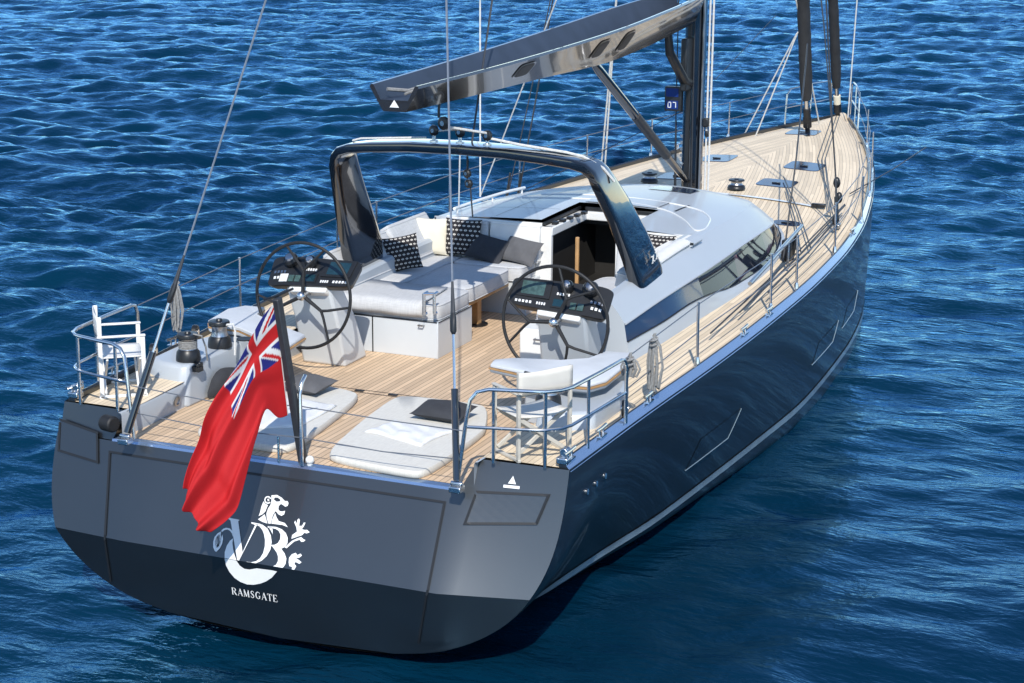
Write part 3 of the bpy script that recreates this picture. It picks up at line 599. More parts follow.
for sd in (-1, 1):
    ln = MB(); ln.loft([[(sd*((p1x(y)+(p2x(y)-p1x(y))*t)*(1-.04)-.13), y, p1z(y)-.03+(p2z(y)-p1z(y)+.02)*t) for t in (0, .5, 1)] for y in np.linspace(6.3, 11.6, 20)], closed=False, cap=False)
    ln.build('window_dark_backing', dark_in, coach)  # added dark sheet behind the glass, hides the sunlit inside faces
# saloon seen through the smoked windows; upright panels added to darken the view
ci = MB(); ci.box((0, 9.3, 1.45), (3.2, 4.6, .04)); ci.box((1.05, 9.1, 1.90), (.06, 3.5, .9)); ci.box((-1.05, 9.1, 1.90), (.06, 3.5, .9)); ci.box((1.2, 8.5, 1.62), (.9, 2.4, .3)); P(ci.build('saloon_and_dark_panels', dark_in, yacht, smooth=False))
cu = MB(); cu.loft([[(p2x(8.2)+.03+.01*sin(k*2.1)+(p1x(8.2)-p2x(8.2)-.05)*(1-t), 7.8+k*.07*(1.25-t)+t*.14, 1.88+.30*t) for k in range(7)] for t in np.linspace(0, 1, 4)], closed=False, cap=False)
cu.build('window_pink_sheet', pink_refl, coach)  # added pink sheet stands in for a reflection in the window
cu = MB(); cu.loft([[(p2x(9.9+k*.12)-.02+(p1x(9.9+k*.12)-p2x(9.9+k*.12)-.03)*(1-t), 9.7+k*.12+.25*t, p1z(9.9+k*.12)+.02+.20*t) for k in range(8)] for t in np.linspace(0, 1, 4)], closed=False, cap=False)
cu.build('window_pink_sheet', pink_refl, coach)  # second added sheet, again for a pink reflection
hb_ = MB(); hb_.loft([[(x, y, roof_z(x, y)+.010) for x in np.linspace(.05, .70, 8)] for y in (10.55, 10.7, 10.9, 11.1)], closed=False, cap=False); hb_.build('roof_skylight', hatchglass, coach)
tm = MB(); loop = [(-1.7, 9.05), (-.71, 8.95), (.12, 8.92), (.89, 8.75), (1.35, 8.25), (1.62, 7.72), (1.72, 7.62), (1.76, 7.85), (1.70, 8.2), (1.58, 8.7), (1.25, 9.2), (.38, 9.35), (-.5, 9.4), (-1.6, 9.4)]
for it in range(2):
    nl = []
    for i in range(len(loop)-1):
        a, b = loop[i], loop[i+1]; nl += [(a[0]*.75+b[0]*.25, a[1]*.75+b[1]*.25), (a[0]*.25+b[0]*.75, a[1]*.25+b[1]*.75)]
    loop = nl
tm.tube([(x, y, roof_z(x, y)+.004) for x, y in loop], .011, 6); tm.build('roof_trim_line', white, coach)
for (x, y, w, d) in ((.55, 9.05, 1.0, .02),):
    q = MB(); q.loft([[(xx, yy, roof_z(xx, yy)+.004) for xx in np.linspace(1.05, 1.08, 2)] for yy in np.linspace(8.7, 9.35, 5)], closed=False, cap=False); q.build('panel_seam', seam_m, coach)
q = MB(); q.loft([[(xx, yy, roof_z(xx, yy)+.004) for xx in (-1.0, -.992)] for yy in np.linspace(7.3, 10.6, 9)], closed=False, cap=False); q.build('panel_seam', seam_m, coach)
q = MB(); q.loft([[(xx, yy, roof_z(xx, yy)+.004) for xx in np.linspace(-1.6, -.35, 8)] for yy in (8.0, 8.008)], closed=False, cap=False); q.build('panel_seam', seam_m, coach)
# long handrail on the port roof edge
hr = MB(); hr.tube([(-1.66, y, roof_z(-1.66, y)+.075) for y in np.linspace(7.4, 9.9, 12)], .022, 8)
for y in (7.5, 8.7, 9.8): hr.tube([(-1.66, y, roof_z(-1.66, y)), (-1.66, y, roof_z(-1.66, y)+.07)], .015, 8)
hr.build('grab_rail', white, coach)
# bulkhead and companionway
for (x0, x1, z0, z1) in ((-1.69, -.16, 1.39, 2.50), (.74, 1.69, 1.39, 2.50), (-1.69, -.30, 2.503, 2.545), (.86, 1.69, 2.503, 2.545)):
    bk = MB(); bk.box(((x0+x1)/2, 7.24, (z0+z1)/2), (x1-x0, .07, z1-z0)); P(bk.build('bulkhead', white, yacht, bevel=.008))
cw = MB()
cw.box((-.22, 7.92, 2.44), (.14, 1.40, .12)); cw.box((.80, 7.92, 2.44), (.12, 1.40, .12)); cw.box((.29, 8.57, 2.44), (1.16, .10, .12))
comp = P(cw.build('companionway_frame', white, yacht, bevel=.015))
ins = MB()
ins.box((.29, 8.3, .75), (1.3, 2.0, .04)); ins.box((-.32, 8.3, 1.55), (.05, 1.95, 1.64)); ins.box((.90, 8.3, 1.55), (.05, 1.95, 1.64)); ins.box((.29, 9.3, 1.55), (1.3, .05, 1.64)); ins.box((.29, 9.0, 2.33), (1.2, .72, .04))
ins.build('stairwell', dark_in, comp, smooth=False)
for k in range(4):
    s_ = MB(); s_.box((.29, 7.45+k*.24, 1.22-k*.24), (.8, .24, .035)); s_.build('stair_tread', mat('dark_walnut_tread', (.05, .03, .018), .5) if k == 0 else MATS['dark_walnut_tread'], comp, bevel=.006)
po = MB(); po.box((.13, 7.42, 1.86), (.05, .05, 1.0)); po.build('grab_post', teakfurn, comp, bevel=.012)
gt = MB()
for x, w in ((-.285, .03), (.865, .02)): gt.box((x, 7.92, 2.535), (w, 1.38, .04))
for k in range(5): gt.box((-.2+.02*k, 7.45+.22*k, 2.52), (.07, .10, .04))
gt.box((.3, 8.60, 2.53), (1.0, .04, .05)); gt.build('slide_track', blackp, comp, bevel=.004)
sl = MB(); sl.loft([[(x, y, roof_z(x, y)+.012) for x in np.linspace(-.24, .80, 6)] for y in np.linspace(8.66, 9.3, 5)], closed=False, cap=False); sl.build('sliding_hatch', silver, comp)
# ------------------------------------------------------------------ cockpit joinery
bx = MB(); bx.box((-1.055, 4.70, 1.62), (1.29, 1.0, .45)); bx.box((-2.0, 4.70, 1.62), (.58, 1.0, .45)); sofa = P(bx.build('settee_base', greywhite, yacht, bevel=.012))
q = MB(); q.box((-1.28, 4.196, 1.62), (.012, .012, .44)); q.box((-1.05, 4.197, 1.845), (1.26, .012, .008)); q.box((-.407, 4.7, 1.845), (.01, .98, .008)); q.build('panel_seam', seam_m, sofa, smooth=False)
for x in (-1.55, -.62): 
    q = MB(); q.tube([(x-.03, 4.19, 1.80), (x-.03, 4.15, 1.80), (x+.03, 4.15, 1.80), (x+.03, 4.19, 1.80)], .010, 6); q.build('lifting_handle', steel, sofa)
q = MB(); q.tube([(-2.05, 4.19, 1.52), (-2.05, 4.16, 1.52), (-2.05, 4.16, 1.60), (-2.05, 4.19, 1.60)], .010, 6); q.build('lifting_handle', steel, sofa)
bx = MB(); bx.box((-1.52, 6.2, 1.62), (.34, 2.0, .45)); bx.box((-.98, 6.95, 1.62), (1.35, .5, .45)); P(bx.build('settee_base', greywhite, yacht, bevel=.012))
bx = MB(); bx.box((1.10, 5.85, 1.60), (1.18, 2.68, .42)); so2 = P(bx.build('settee_base', white, yacht, bevel=.02))
q = MB(); q.tube([(.72, 4.50, 1.70), (.72, 4.45, 1.70), (.80, 4.45, 1.70), (.80, 4.50, 1.70)], .012, 6); q.build('lifting_handle', steel, so2)
tb = MB(); tb.box((-.93, 5.95, 1.815), (.82, 1.36, .05)); table = P(tb.build('cockpit_table', teakfurn, yacht, bevel=.012))
q = MB(); q.box((-.70, 5.98, 1.60), (.10, .12, .38)); q.build('table_leg', teakfurn, table, bevel=.01)
q = MB(); q.lathe([(.001, 0), (.17, 0), (.17, .014), (.12, .02), (.001, .02)], (-.72, 5.98, 1.402), 24); q.build('leg_base_plate', blackp, table)
# helm seats, winch pods, consoles, wheels: built to starboard then mirrored
def mirror_pts(pts, sd): return [(sd*p[0],)+tuple(p[1:]) for p in pts]
for sd in (-1, 1):
    T = lambda x, y, z: Vector((sd*x, y, z))
    # winch pod
    out0 = [(2.02, 1.28), (2.10, 1.22), (2.42, 1.26), (2.62, 1.40), (2.66, 2.2), (2.52, 2.75), (2.02, 2.75)]
    r0 = [[T(x, y, z) for x, y in [(2.30+(x-2.30)*k, 2.0+(y-2.0)*k) for x, y in out0]] for z, k in ((1.395, 1.05), (1.66, 1.0), (1.80, .95), (1.85, .90))]
    mb = MB(); mb.loft(r0); pod = P(mb.build('winch_pod', silver, yacht, bevel=.03, seg=3))
    bg_ = MB(); rr = []
    for k in range(9):
        t = k/8; y = 1.55+.75*t; s_ = max(0.0, sin(pi*min(1, max(0, t))))**.4
        rr.append([T(1.965-.10*s_*a, y, 1.42+.27*b*max(.25, s_)+.02*sin(7*t)) for a, b in ((0, 0), (.8, .02), (1.1, .35), (.95, .8), (.5, 1.02), (0, 1))])
    bg_.loft(rr); bg_.build('rope_bag', charcoal, pod)
    cl = MB(); cl.box(T(2.0, 1.42, 1.79), (.10, .10, .06)); cl.tube([T(1.95, 1.36, 1.84), T(2.04, 1.46, 1.84)], .02, 8); cl.lathe([(.001, 0), (.035, 0), (.035, .04), (.001, .05)], T(1.98, 1.44, 1.82), 12); cl.build('rope_clutch', blackp, pod, bevel=.006)
    # helm seat
    seat = [(1.14, 2.26), (1.18, 2.08), (1.80, 1.90), (2.20, 1.74), (2.42, 1.76), (2.52, 2.0), (2.50, 2.6), (2.40, 3.15), (2.12, 3.10), (2.05, 2.75), (1.80, 2.55), (1.30, 2.42)]
    if sd < 0: seat = [(1.12, 1.86), (1.45, 1.98), (1.80, 2.22), (2.05, 2.38), (2.46, 2.40), (2.56, 2.55), (2.66, 3.15), (2.56, 3.38), (2.30, 3.40), (2.20, 3.05), (1.75, 2.72), (1.20, 2.40)][::-1]
    mb = MB(); mb.loft([[T(1.95+(x-1.95)*k, 2.35+(y-2.35)*k, z) for x, y in seat] for z, k in ((1.93, .95), (1.952, 1.0), (1.975, 1.0))]); hs_ = P(mb.build('helm_seat', silver, yacht, bevel=.015))
    mb = MB(); mb.loft([[T(1.95+(x-1.95)*k, 2.35+(y-2.35)*k, z) for x, y in seat] for z, k in ((1.975, 1.012), (1.992, 1.012))]); mb.build('teak_trim', teakfurn, hs_)
    mb = MB(); mb.loft([[T(1.95+(x-1.95)*k, 2.35+(y-2.35)*k, z) for x, y in seat] for z, k in ((1.993, .99), (2.025, .99), (2.035, .96))]); mb.build('seat_cushion', seatfab, hs_, bevel=.012)
    mb = MB(); mb.loft([[T(2.05+(x-2.05)*k, 2.45+(y-2.45)*k, z) for x, y in seat] for z, k in ((1.395, .62), (1.7, .60), (1.91, .66))]); mb.build('seat_pedestal', silver, hs_, bevel=.02)
    sl_ = MB(); sl_.lathe([(.001, 0), (.09, 0), (.09, .012), (.001, .012)], T(1.72, 1.96, 2.022), 16); sl_.build('seat_notch', seam_m, hs_)
    # helm console
    IL, IU, OL, OU = T(.97, 3.06, 2.46), T(.93, 3.32, 2.71), T(2.10, 3.10, 2.385), T(2.12, 3.34, 2.69)
    nrm = (OL-IL).cross(IU-IL)*sd; nrm.normalize(); nrm = nrm if nrm.z > 0 else -nrm
    def dp(u, v, off=0): return IL.lerp(OL, u).lerp(IU.lerp(OU, u), v) + nrm*off - Vector((0, 0, .03*(max(0, u-.72)/.28)**2))
    mb = MB(); rr = []
    for off, k in ((-.10, .93), (-.035, .985), (-.012, 1.0), (0, .985)):
        ring = []
        for t in range(40):
            a = 2*pi*t/40; c, s_ = cos(a), sin(a); ex = .22
            u_ = .5+.5*k*math.copysign(abs(c)**ex, c); v_ = .5+.5*k*math.copysign(abs(s_)**ex, s_)
            ring.append(dp(u_, v_, off))
        rr.append(ring)
    mb.loft(rr)
    cons = P(mb.build('helm_console', blackp, yacht, ang=30))
    mb = MB(); mb.loft([[dp(u_, v_, off) for u_, v_ in ((.30, v0_), (.74, v0_), (.76, .85), (.28, .85))] for off, v0_ in ((-.20, -.06), (-.035, -.16))]); mb.build('dash_underside', white, cons, bevel=.02)
    mb = MB(); bot = [(1.24, 3.42), (1.82, 3.42), (1.82, 3.98), (1.24, 3.98)]; top = [(1.28, 3.12), (1.86, 3.12), (1.86, 3.42), (1.28, 3.42)]
    mb.loft([[T(x, y, 1.395) for x, y in bot], [T(x, y, 1.95) for x, y in [(a[0]*.55+b[0]*.45, a[1]*.55+b[1]*.45) for a, b in zip(bot, top)]], [T(x, y, 2.40) for x, y in top]]); mb.build('console_pedestal', silver if sd > 0 else greywhite, cons, bevel=.035, seg=3)
    def plate(name, u0, u1, v0, v1, m, off=.006):
        w = MB(); w.loft([[dp(u0, v0, o_), dp(u1, v0, o_), dp(u1, v1, o_), dp(u0, v1, o_)] for o_ in (-.004, off)]); return w.build(name, m, cons, smooth=False)
    s0 = (.06, .40)
    plate('chart_display', .06, .40, .34, .97, blackp, .010); plate('chart_screen', .11, .34, .42, .88, screen_g if sd > 0 else screen_m, .0125)
    plate('autopilot_display', .43, .58, .10, .42, blackp, .008); plate('autopilot_screen', .45, .56, .14, .38, screen_m, .011)
    for k in range(2): plate('instrument_screen', .62+.075*k, .68+.075*k, .12, .34, screen_g, .008)
    if sd < 0: plate('control_label', .77, .86, .12, .38, label_w, .007)
    for row, (u0, u1, v, n_) in enumerate(((.06, .24, .16, 5), (.28, .38, .16, 4), (.46, .60, .56, 5), (.80, .95, .45, 4), (.82, .94, .26, 3))):
        w = MB()
        for k in range(n_):
            uc = u0+(u1-u0)*(k+.5)/n_; hw = (u1-u0)/n_*.30
            w.loft([[dp(uc-hw, v-.04, o_), dp(uc+hw, v-.04, o_), dp(uc+hw, v+.045, o_), dp(uc-hw, v+.045, o_)] for o_ in (0, .008)])
        w.build('switch_row', label_w if row != 3 else steel, cons, smooth=False)
    for (u_, v_, r_) in ((.55, .80, .075), (.78, .82, .09)):
        w = MB(); c0 = dp(u_, v_, 0); w.lathe([(.001, 0), (r_, 0), (r_, .05), (r_*.8, .075), (.001, .08)], c0, 18, axis=nrm); w.build('compass_bowl' if r_ < .08 else 'throttle_base', blackp, cons)
        w = MB(); w.lathe([(.001, 0), (r_*.62, 0), (r_*.5, .02), (.001, .03)], c0+nrm*.076, 16, axis=nrm); w.build('compass_dome' if r_ < .08 else 'throttle_cap', chrome if r_ < .08 else steel, cons)
    # wheel
    C0 = T(1.555, 3.00, 2.32); R_ = .61; Xa = Vector((1, 0, 0)); Ya = Vector((0, .07, 1)).normalized(); Na = Xa.cross(Ya)
    def wp(r, a, d=0): return C0+Xa*r*cos(a)+Ya*r*sin(a)+Na*d
    wh = MB(); wh.tube([wp(R_, 2*pi*k/64) for k in range(64)], .019, 10, closed=True); wheel = P(wh.build('steering_wheel', blackr, yacht))
    for base in ((64, 184, 304) if sd > 0 else (88, 208, 328)):
        a = radians(base); w = MB()
        w.tube([wp(.03, a, .01), wp(.30, a, .02)], [.024, .019], 8)
        for dd in (-.42, .42):
            w.tube([wp(.29, a, .02), wp(.36, a+dd*.35, .015), wp(R_, a+dd, 0)], [.018, .016, .014], 8)
        w.build('spoke', blackr, wheel)
    w = MB(); w.sphere(C0+Na*.045, .055, 16); w.build('hub', chrome, wheel)
    w = MB(); w.tube([C0, C0+Vector((0, .25, .02))], .04, 10); w.build('wheel_shaft', steel, wheel)
# ------------------------------------------------------------------ arch
def rrect(c, U, V, hu, hv, ex=.45, n=20):
    out = []
    for k in range(n):
        a = 2*pi*k/n; cc, s_ = cos(a), sin(a); out.append(Vector(c)+U*hu*math.copysign(abs(cc)**ex, cc)+V*hv*math.copysign(abs(s_)**ex, s_))
    return out
half = [((1.91, 5.22, 2.16), .86, .17), ((1.88, 5.13, 2.40), .83, .17), ((1.82, 4.83, 2.85), .72, .15), ((1.74, 4.50, 3.30), .60, .13), ((1.665, 4.26, 3.60), .52, .125), ((1.625, 4.15, 3.74), .49, .125), ((1.58, 4.10, 3.83), .47, .12), ((1.50, 4.06, 3.885), .47, .12), ((1.38, 4.04, 3.915), .47, .12), ((1.1, 4.03, 3.945), .48, .12), ((.6, 4.02, 3.98), .48, .12), ((0, 4.02, 3.99), .48, .12)]
path = [(Vector(p), c, t) for p, c, t in half] + [(Vector((-p[0], p[1], p[2])), c, t) for p, c, t in half[-2::-1]]
rr = []
for i, (p, c, t) in enumerate(path):
    d = (path[min(i+1, len(path)-1)][0]-path[max(i-1, 0)][0]).normalized()
    U = Vector((0, 1, 0)); U = (U - d*U.dot(d)*.6).normalized(); 
    if i in (0, len(path)-1): U = Vector((0, 1, 0)); d = Vector((0, 0, 1)) if i == 0 else Vector((0, 0, -1))
    V = d.cross(U).normalized(); rr.append(rrect(p, U, V, c/2, t/2, .38))
am = MB(); am.loft(rr); arch = P(am.build('cockpit_arch', carbon, yacht, ang=40))
nm = MB()     # small script near the starboard foot
for k in range(4):
    c = Vector((1.972-.012*0, 5.05+.07*k, 2.62+.012*k)); 
    nm.box(c, (.006, .045, .012)); nm.box(c+Vector((-.006, (-.02 if k % 2 else .02), .04)), (.006, .012, .075)); 
    if k != 1: nm.box(c+Vector((-.012, 0, .075)), (.006, .045, .012))
nm.build('arch_lettering', label_w, arch, smooth=False)
rd = MB(); rd.tube([(-1.42, 4.02, 3.985), (-1.3, 4.0, 4.02), (-.45, 3.98, 4.085)], .013, 6); rd.build('arch_conduit', ropew, arch)
rd = MB(); rd.tube([(.34, 4.0, 4.12), (.7, 4.03, 4.065), (1.25, 4.06, 4.01), (1.45, 4.08, 3.97), (1.64, 4.2, 3.84), (1.74, 4.3, 3.68)], .016, 6); rd.build('arch_conduit', ropew, arch)
for x in (-.36, -.03, .31):
    q = MB(); q.tube([(x, 4.0, 4.02), (x, 4.0, 4.11)], .022, 8); q.lathe([(.001, 0), (.05, 0), (.05, .02), (.001, .03)], (x, 4.0, 4.04), 12); q.build('padeye', chrome, arch)
# ------------------------------------------------------------------ rig
ms = MB(); ms.loft([[Vector((.045+.155*cos(a), 12.72+.27*sin(a), z)) for a in [2*pi*k/24 for k in range(24)]] for z in (1.95, 12, 30)]); mast = P(ms.build('mast', carbon, yacht))
q = MB(); q.lathe([(.001, 0), (.33, 0), (.33, .05), (.24, .10), (.001, .10)], (.045, 12.72, 2.0), 24); q.build('mast_collar', blackp, mast)
q = MB(); q.box((.045, 12.42, 4.2), (.07, .06, 4.4)); q.build('mast_track', blackp, mast, bevel=.008)
q = MB(); q.box((.21, 12.60, 5.0), (.03, .05, 6)); q.build('side_track', steel, mast, bevel=.005)
dsp = MB(); dsp.box((-.15, 12.30, 3.66), (.27, .12, .38)); dsp = dsp.build('mast_display', blackp, mast, bevel=.012)
for zz_ in (3.76, 3.57):
    w = MB(); w.box((-.16, 12.236, zz_), (.20, .01, .13)); w.build('display_screen', mat('blue_display', (.01, .03, .16), .15) if zz_ > 3.6 else MATS['blue_display'], dsp, smooth=False)
w = MB()
for x in (-.20, -.12):
    for dz, sx, sz in (((.04, .05, .012), (-.04, .05, .012)) if x < -.15 else ((.04, .05, .012),)): w.box((x, 12.229, 3.57+dz), (sx, .004, sz))
    w.box((x+.022, 12.229, 3.57), (.012, .004, .08))
w.box((-.222, 12.229, 3.57), (.012, .004, .08))
w.build('display_digits', label_w, dsp, smooth=False)
for k in range(4):
    w = MB(); w.box((-.075, 12.53, 2.75+.10*k), (.05, .006, .05)); w.build('mast_letter_block', steel, mast, smooth=False)  # blocks stand for the small vertical lettering on the mast
w = MB(); w.lathe([(.001, 0), (.035, 0), (.03, .02), (.001, .025)], (-.06, 12.50, 2.62), 12, axis=(0, -1, 0)); w.build('mast_logo_disc', steel, mast)  # disc stands for the round logo below the lettering
w = MB(); w.tube([(-.16, 12.55, 2.1), (-.17, 12.5, 3.3)], .012, 6); w.tube([(.12, 12.46, 2.1), (.1, 12.45, 5)], .012, 6); w.tube([(-.2, 12.6, 2.1), (-.19, 12.5, 6)], .010, 6); w.build('mast_halyards', darkwire, mast)
for x in (.30, .355): 
    w = MB(); w.tube([(x, 12.6, 2.05), (x-.02, 12.65, 14)], .016, 6); w.build('white_halyard', ropew, mast)
w = MB(); w.box((.29, 12.6, 3.28), (.10, .12, .14)); w.box((.31, 12.6, 3.10), (.06, .08, .10)); w.build('halyard_block', blackp, mast, bevel=.02)
# boom: open trough with sloping sides
bw_ = interp([2.15, 4, 6, 8.2, 10, 11.3, 12.3], [.27, .35, .41, .45, .43, .37, .27]); bt = interp([2.15, 4, 6, 8.2, 10.2, 12.3], [4.89, 4.93, 4.99, 5.08, 5.19, 5.30])
bb = interp([2.15, 4, 6, 8, 10, 11.2, 12.3], [4.61, 4.60, 4.595, 4.575, 4.65, 4.73, 4.81]); bbw = lambda y: .13 if y < 9 else .13-.05*(y-9)/3.3
def bsec(y):
    w, t, b, k = bw_(y), bt(y), bb(y), bbw(y); c = .03; r = []
    outer = [(-w, t), (-w-.012, t-.03), (-k-.04, b+.06), (-k, b), (k, b), (k+.04, b+.06), (w+.012, t-.03), (w, t)]
    inner = [(w-.03, t-.004), (k+.03, b+.12), (-k-.03, b+.12), (-w+.03, t-.004)]
    return [(c+x, y, z) for x, z in outer+inner]
bo = MB(); yy_ = list(np.linspace(2.2, 12.35, 24)); secs = [bsec(y) for y in yy_]
n_ = 12
for i in range(len(secs)-1):
    for j in range(n_):
        k = (j+1) % n_; inner = j >= 7 and j <= 10
        bo.add([secs[i][j], secs[i][k], secs[i+1][k], secs[i+1][j]], [(0, 1, 2, 3)], 1 if inner and j in (8, 9, 10) else 0)
for s_ in (secs[0], secs[-1]):
    for a, b, c, d in ((0, 1, 10, 11), (1, 2, 3, 10), (3, 4, 9, 10), (4, 5, 6, 9), (6, 7, 8, 9)): bo.add([s_[a], s_[b], s_[c], s_[d]], [(0, 1, 2, 3)])
boom = P(bo.build('boom', [boompaint, boom_in], yacht, ang=22, weld=True))
# end cap with its notch, emblem patch and inset windows
def side_pt(y, f, off=.003):       # f 0 at the bottom edge, 1 at the rim, starboard outside face
    w, t, b, k = bw_(y), bt(y), bb(y), bbw(y); a = Vector((.03+k+.04, y, b+.06)); c = Vector((.03+w+.012, y, t-.03)); d = (c-a).normalized(); return a.lerp(c, f)+Vector((d.z, 0, -d.x))*off
for yc in (5.05, 7.55, 8.55):
    w = MB(); ring = []; ring2 = []
    hh = .17 if yc > 6 else .2
    for k in range(20):
        a = 2*pi*k/20; c, s_ = cos(a), sin(a); ring.append(side_pt(yc+hh*math.copysign(abs(c)**.4, c), .52+.27*math.copysign(abs(s_)**.4, s_), .016)); ring2.append(side_pt(yc+(hh+.035)*math.copysign(abs(c)**.4, c), .52+.32*math.copysign(abs(s_)**.4, s_), .010))
    w.add(ring, [tuple(range(20))]); fr = MB(); fr.add(ring2, [tuple(range(20))]); fo = fr.build('boom_opening', steel, boom, smooth=False); w.build('opening_recess', seam_m, fo, smooth=False)
w = MB(); w.add([(.03-.05, 2.192, 4.655), (.03+.06, 2.192, 4.655), (.03+.005, 2.192, 4.735)], [(0, 1, 2)]); w.build('boom_mark', emblem_m, boom, smooth=False)
w = MB(); w.tube([(-.1, 2.3, 4.83), (.05, 2.5, 4.80), (.15, 2.75, 4.84), (.22, 3.1, 4.86)], .02, 6); w.tube([(.08, 2.35, 4.78), (.2, 2.6, 4.84)], .015, 6); w.build('reefing_line', ropeg, boom)
w = MB(); w.tube([(.03, 3.32, 4.60), (.03, 3.30, 4.50), (.03, 3.3, 4.42)], .016, 6); w.build('boom_strop', blackp, boom)
w = MB(); w.tube([(.03, 11.35, 4.80), (.035, 11.45, 4.45), (.04, 12.2, 3.95), (.045, 12.45, 3.9)], [.06, .07, .08, .07], 10); w.box((.04, 12.3, 4.2), (.10, .34, .8)); w.build('gooseneck', blackp, boom, bevel=.02)
vg = MB(); vg.tube([(.03, 8.15, 4.60), (.035, 8.35, 4.49), (.04, 11.4, 2.91), (.045, 12.5, 2.34)], [.045, .068, .068, .05], 12); vang = P(vg.build('boom_vang', carbon, yacht))
w = MB(); w.tube([(.04, 9.9, 3.69), (.04, 11.4, 2.91)], .075, 12); w.build('vang_cylinder', darkwire, vang)
# forestays with furled sails
def stay(name, a, b, r, fur, foot_m):
    a = Vector(a); b = Vector(b); d = b-a; w = MB(); n = 14; pts = [a+d*(.26+.74*k/n) for k in range(n+1)]
    w.tube(pts, [r*(.72+.28*min(1, k/2))*(1+.05*sin(k*2.3)) for k in range(n+1)], 14); o = P(w.build(name, sailcloth, yacht))
    q = MB(); q.tube([a, a+d*.05], .05, 10); q.tube([a+d*.05, a+d*.12], .085, 14); q.build('furling_drum', blackp, o)
    q = MB(); q.tube([a+d*.12, a+d*.19], .075, 12); q.build('furler_collar', cream if foot_m else blackp, o)
    q = MB(); q.tube([a+d*.19, a+d*.27], .05, 12); q.build('furler_foil', chrome, o)
    return o
s1 = stay('furled_headsail', (0, 23.02, 2.13), (0, 22.05, 4.65), .105, fur=1, foot_m=True)
s2 = stay('furled_staysail', (0, 20.45, 2.12), (0, 19.62, 4.75), .125, fur=1, foot_m=False)
for o, (a, b) in ((s1, ((0, 22.05, 4.65), (0, 14.5, 24))), (s2, ((0, 19.62, 4.75), (0, 14.2, 20)))):
    q = MB(); q.tube([a, b], .11, 12); q.build('upper_roll', sailcloth, o)
q = MB(); q.tube([(.03, 20.4, 2.07), (.05, 20.1, 2.10), (.12, 20.0, 2.10)], .05, 8); q.build('tack_shackle', blackp, s2)
def wire_part(name, pts, r, m=wire, n=6):
    w = MB(); w.tube(pts, r, n); return P(w.build(name, m, yacht))
for sd in (-1, 1):
    # backstay with hydraulic ram
    b0 = Vector((sd*1.84, -.20, 1.47)); dirv = Vector((-sd*.193, .37, 1.0))
    bsy = wire_part('backstay', [b0+dirv*1.75, b0+dirv*14], .011)
    w = MB(); w.tube([b0+dirv*.06, b0+dirv*.85], .038 if sd < 0 else .034, 12); w.build('hydraulic_ram', carbon, bsy)
    w = MB(); w.tube([b0+dirv*.85, b0+dirv*1.40], .014, 10); w.build('ram_rod', chrome, bsy)
    w = MB(); w.tube([b0+dirv*1.33, b0+dirv*1.36, b0+dirv*1.48, b0+dirv*1.52], [.016, .032, .032, .024], 10); w.build('toggle', blackp, bsy)
    w = MB(); w.tube([b0+dirv*1.52, b0+dirv*1.80], [.024, .012], 10); w.build('swage_sleeve', darkwire, bsy)
    w = MB(); w.box(b0+Vector((0, 0, -.02)), (.12, .12, .06)); w.tube([b0+Vector((-.06, 0, .03)), b0+Vector((.06, 0, .03))], .025, 8); w.build('stay_chainplate', chrome, bsy, bevel=.01)
    # shrouds
    f = Vector((sd*2.60, 11.9, 1.94))
    shr = wire_part('shroud', [f, (sd*2.52, 12.0, 2.6), (sd*2.39, 12.1, 3.51), (sd*2.17, 12.3, 5.24), (sd*1.45, 12.6, 11)], .013, darkwire)
    w = MB(); w.tube([f+Vector((0, 0, .05)), f+Vector((-sd*.04, .03, .45))], .02, 10); w.build('turnbuckle', blackp, shr)
    w = MB(); w.box(f, (.08, .16, .06)); w.build('chainplate', steel, shr, bevel=.01)
    f2 = Vector((sd*2.66, 11.55, 1.93)); sh2 = wire_part('shroud', [f2, (sd*2.55, 11.8, 2.8), (sd*2.2, 12.1, 4.9), (sd*.9, 12.6, 12)], .010, darkwire)
    w = MB(); w.tube([f2+Vector((0, 0, .05)), f2+Vector((-sd*.05, .06, .50))], .018, 10); w.build('turnbuckle', blackp, sh2)
for a, b in (((-2.57, 15.7, 1.93), (-1.70, 14.3, 7.0)), ((-2.50, 15.7, 1.94), (-1.74, 14.3, 7.0))): wire_part('runner_tail', [a, lerp(a, b, .2), b], .016, ropew)
wire_part('lazy_line', [(-2.42, 10.0, 2.31), (-2.65, 10.5, 5.19), (-2.7, 10.6, 6)], .013, ropew)
wire_part('lazy_line', [(-2.32, 9.0, 2.30), (-2.30, 9.0, 3.16), (-2.3, 9, 3.3)], .012, ropew)
wire_part('topping_line', [(-.07, 5.0, 5.60), (.07, 4.1, 4.02)], .012, darkwire)
wire_part('flag_halyard', [(-.64, 8.5, 5.37), (-2.19, 9.5, 2.43)], .010, ropew)
wire_part('bow_halyard', [(.26, 22.8, 2.16), (.39, 22.5, 4.59), (.42, 22.4, 5.2)], .013, ropew)
wire_part('jib_sheet', [(-.08, 19.55, 4.12), (-1.26, 20.3, 1.99)], .014, ropew)
wire_part('jib_sheet', [(-.06, 19.55, 4.15), (-.96, 20.1, 2.03)], .014, ropew)
wire_part('jib_halyard', [(-.11, 19.5, 4.75), (-.03, 21.5, 2.19)], .014, ropew)
wire_part('inner_sheet', [(2.43, 9.38, 1.85), (2.40, 10, 3.25), (1.49, 14, 4.18), (1.4, 14.4, 4.4)], .012, darkwire)
wire_part('fine_line', [(-.01, 14, 3.79), (-.35, 19, 4.49)], .006, darkwire)
wire_part('fine_line', [(.02, 12.6, 3.5), (-2.6, 10.5, 2.0)], .006, darkwire)
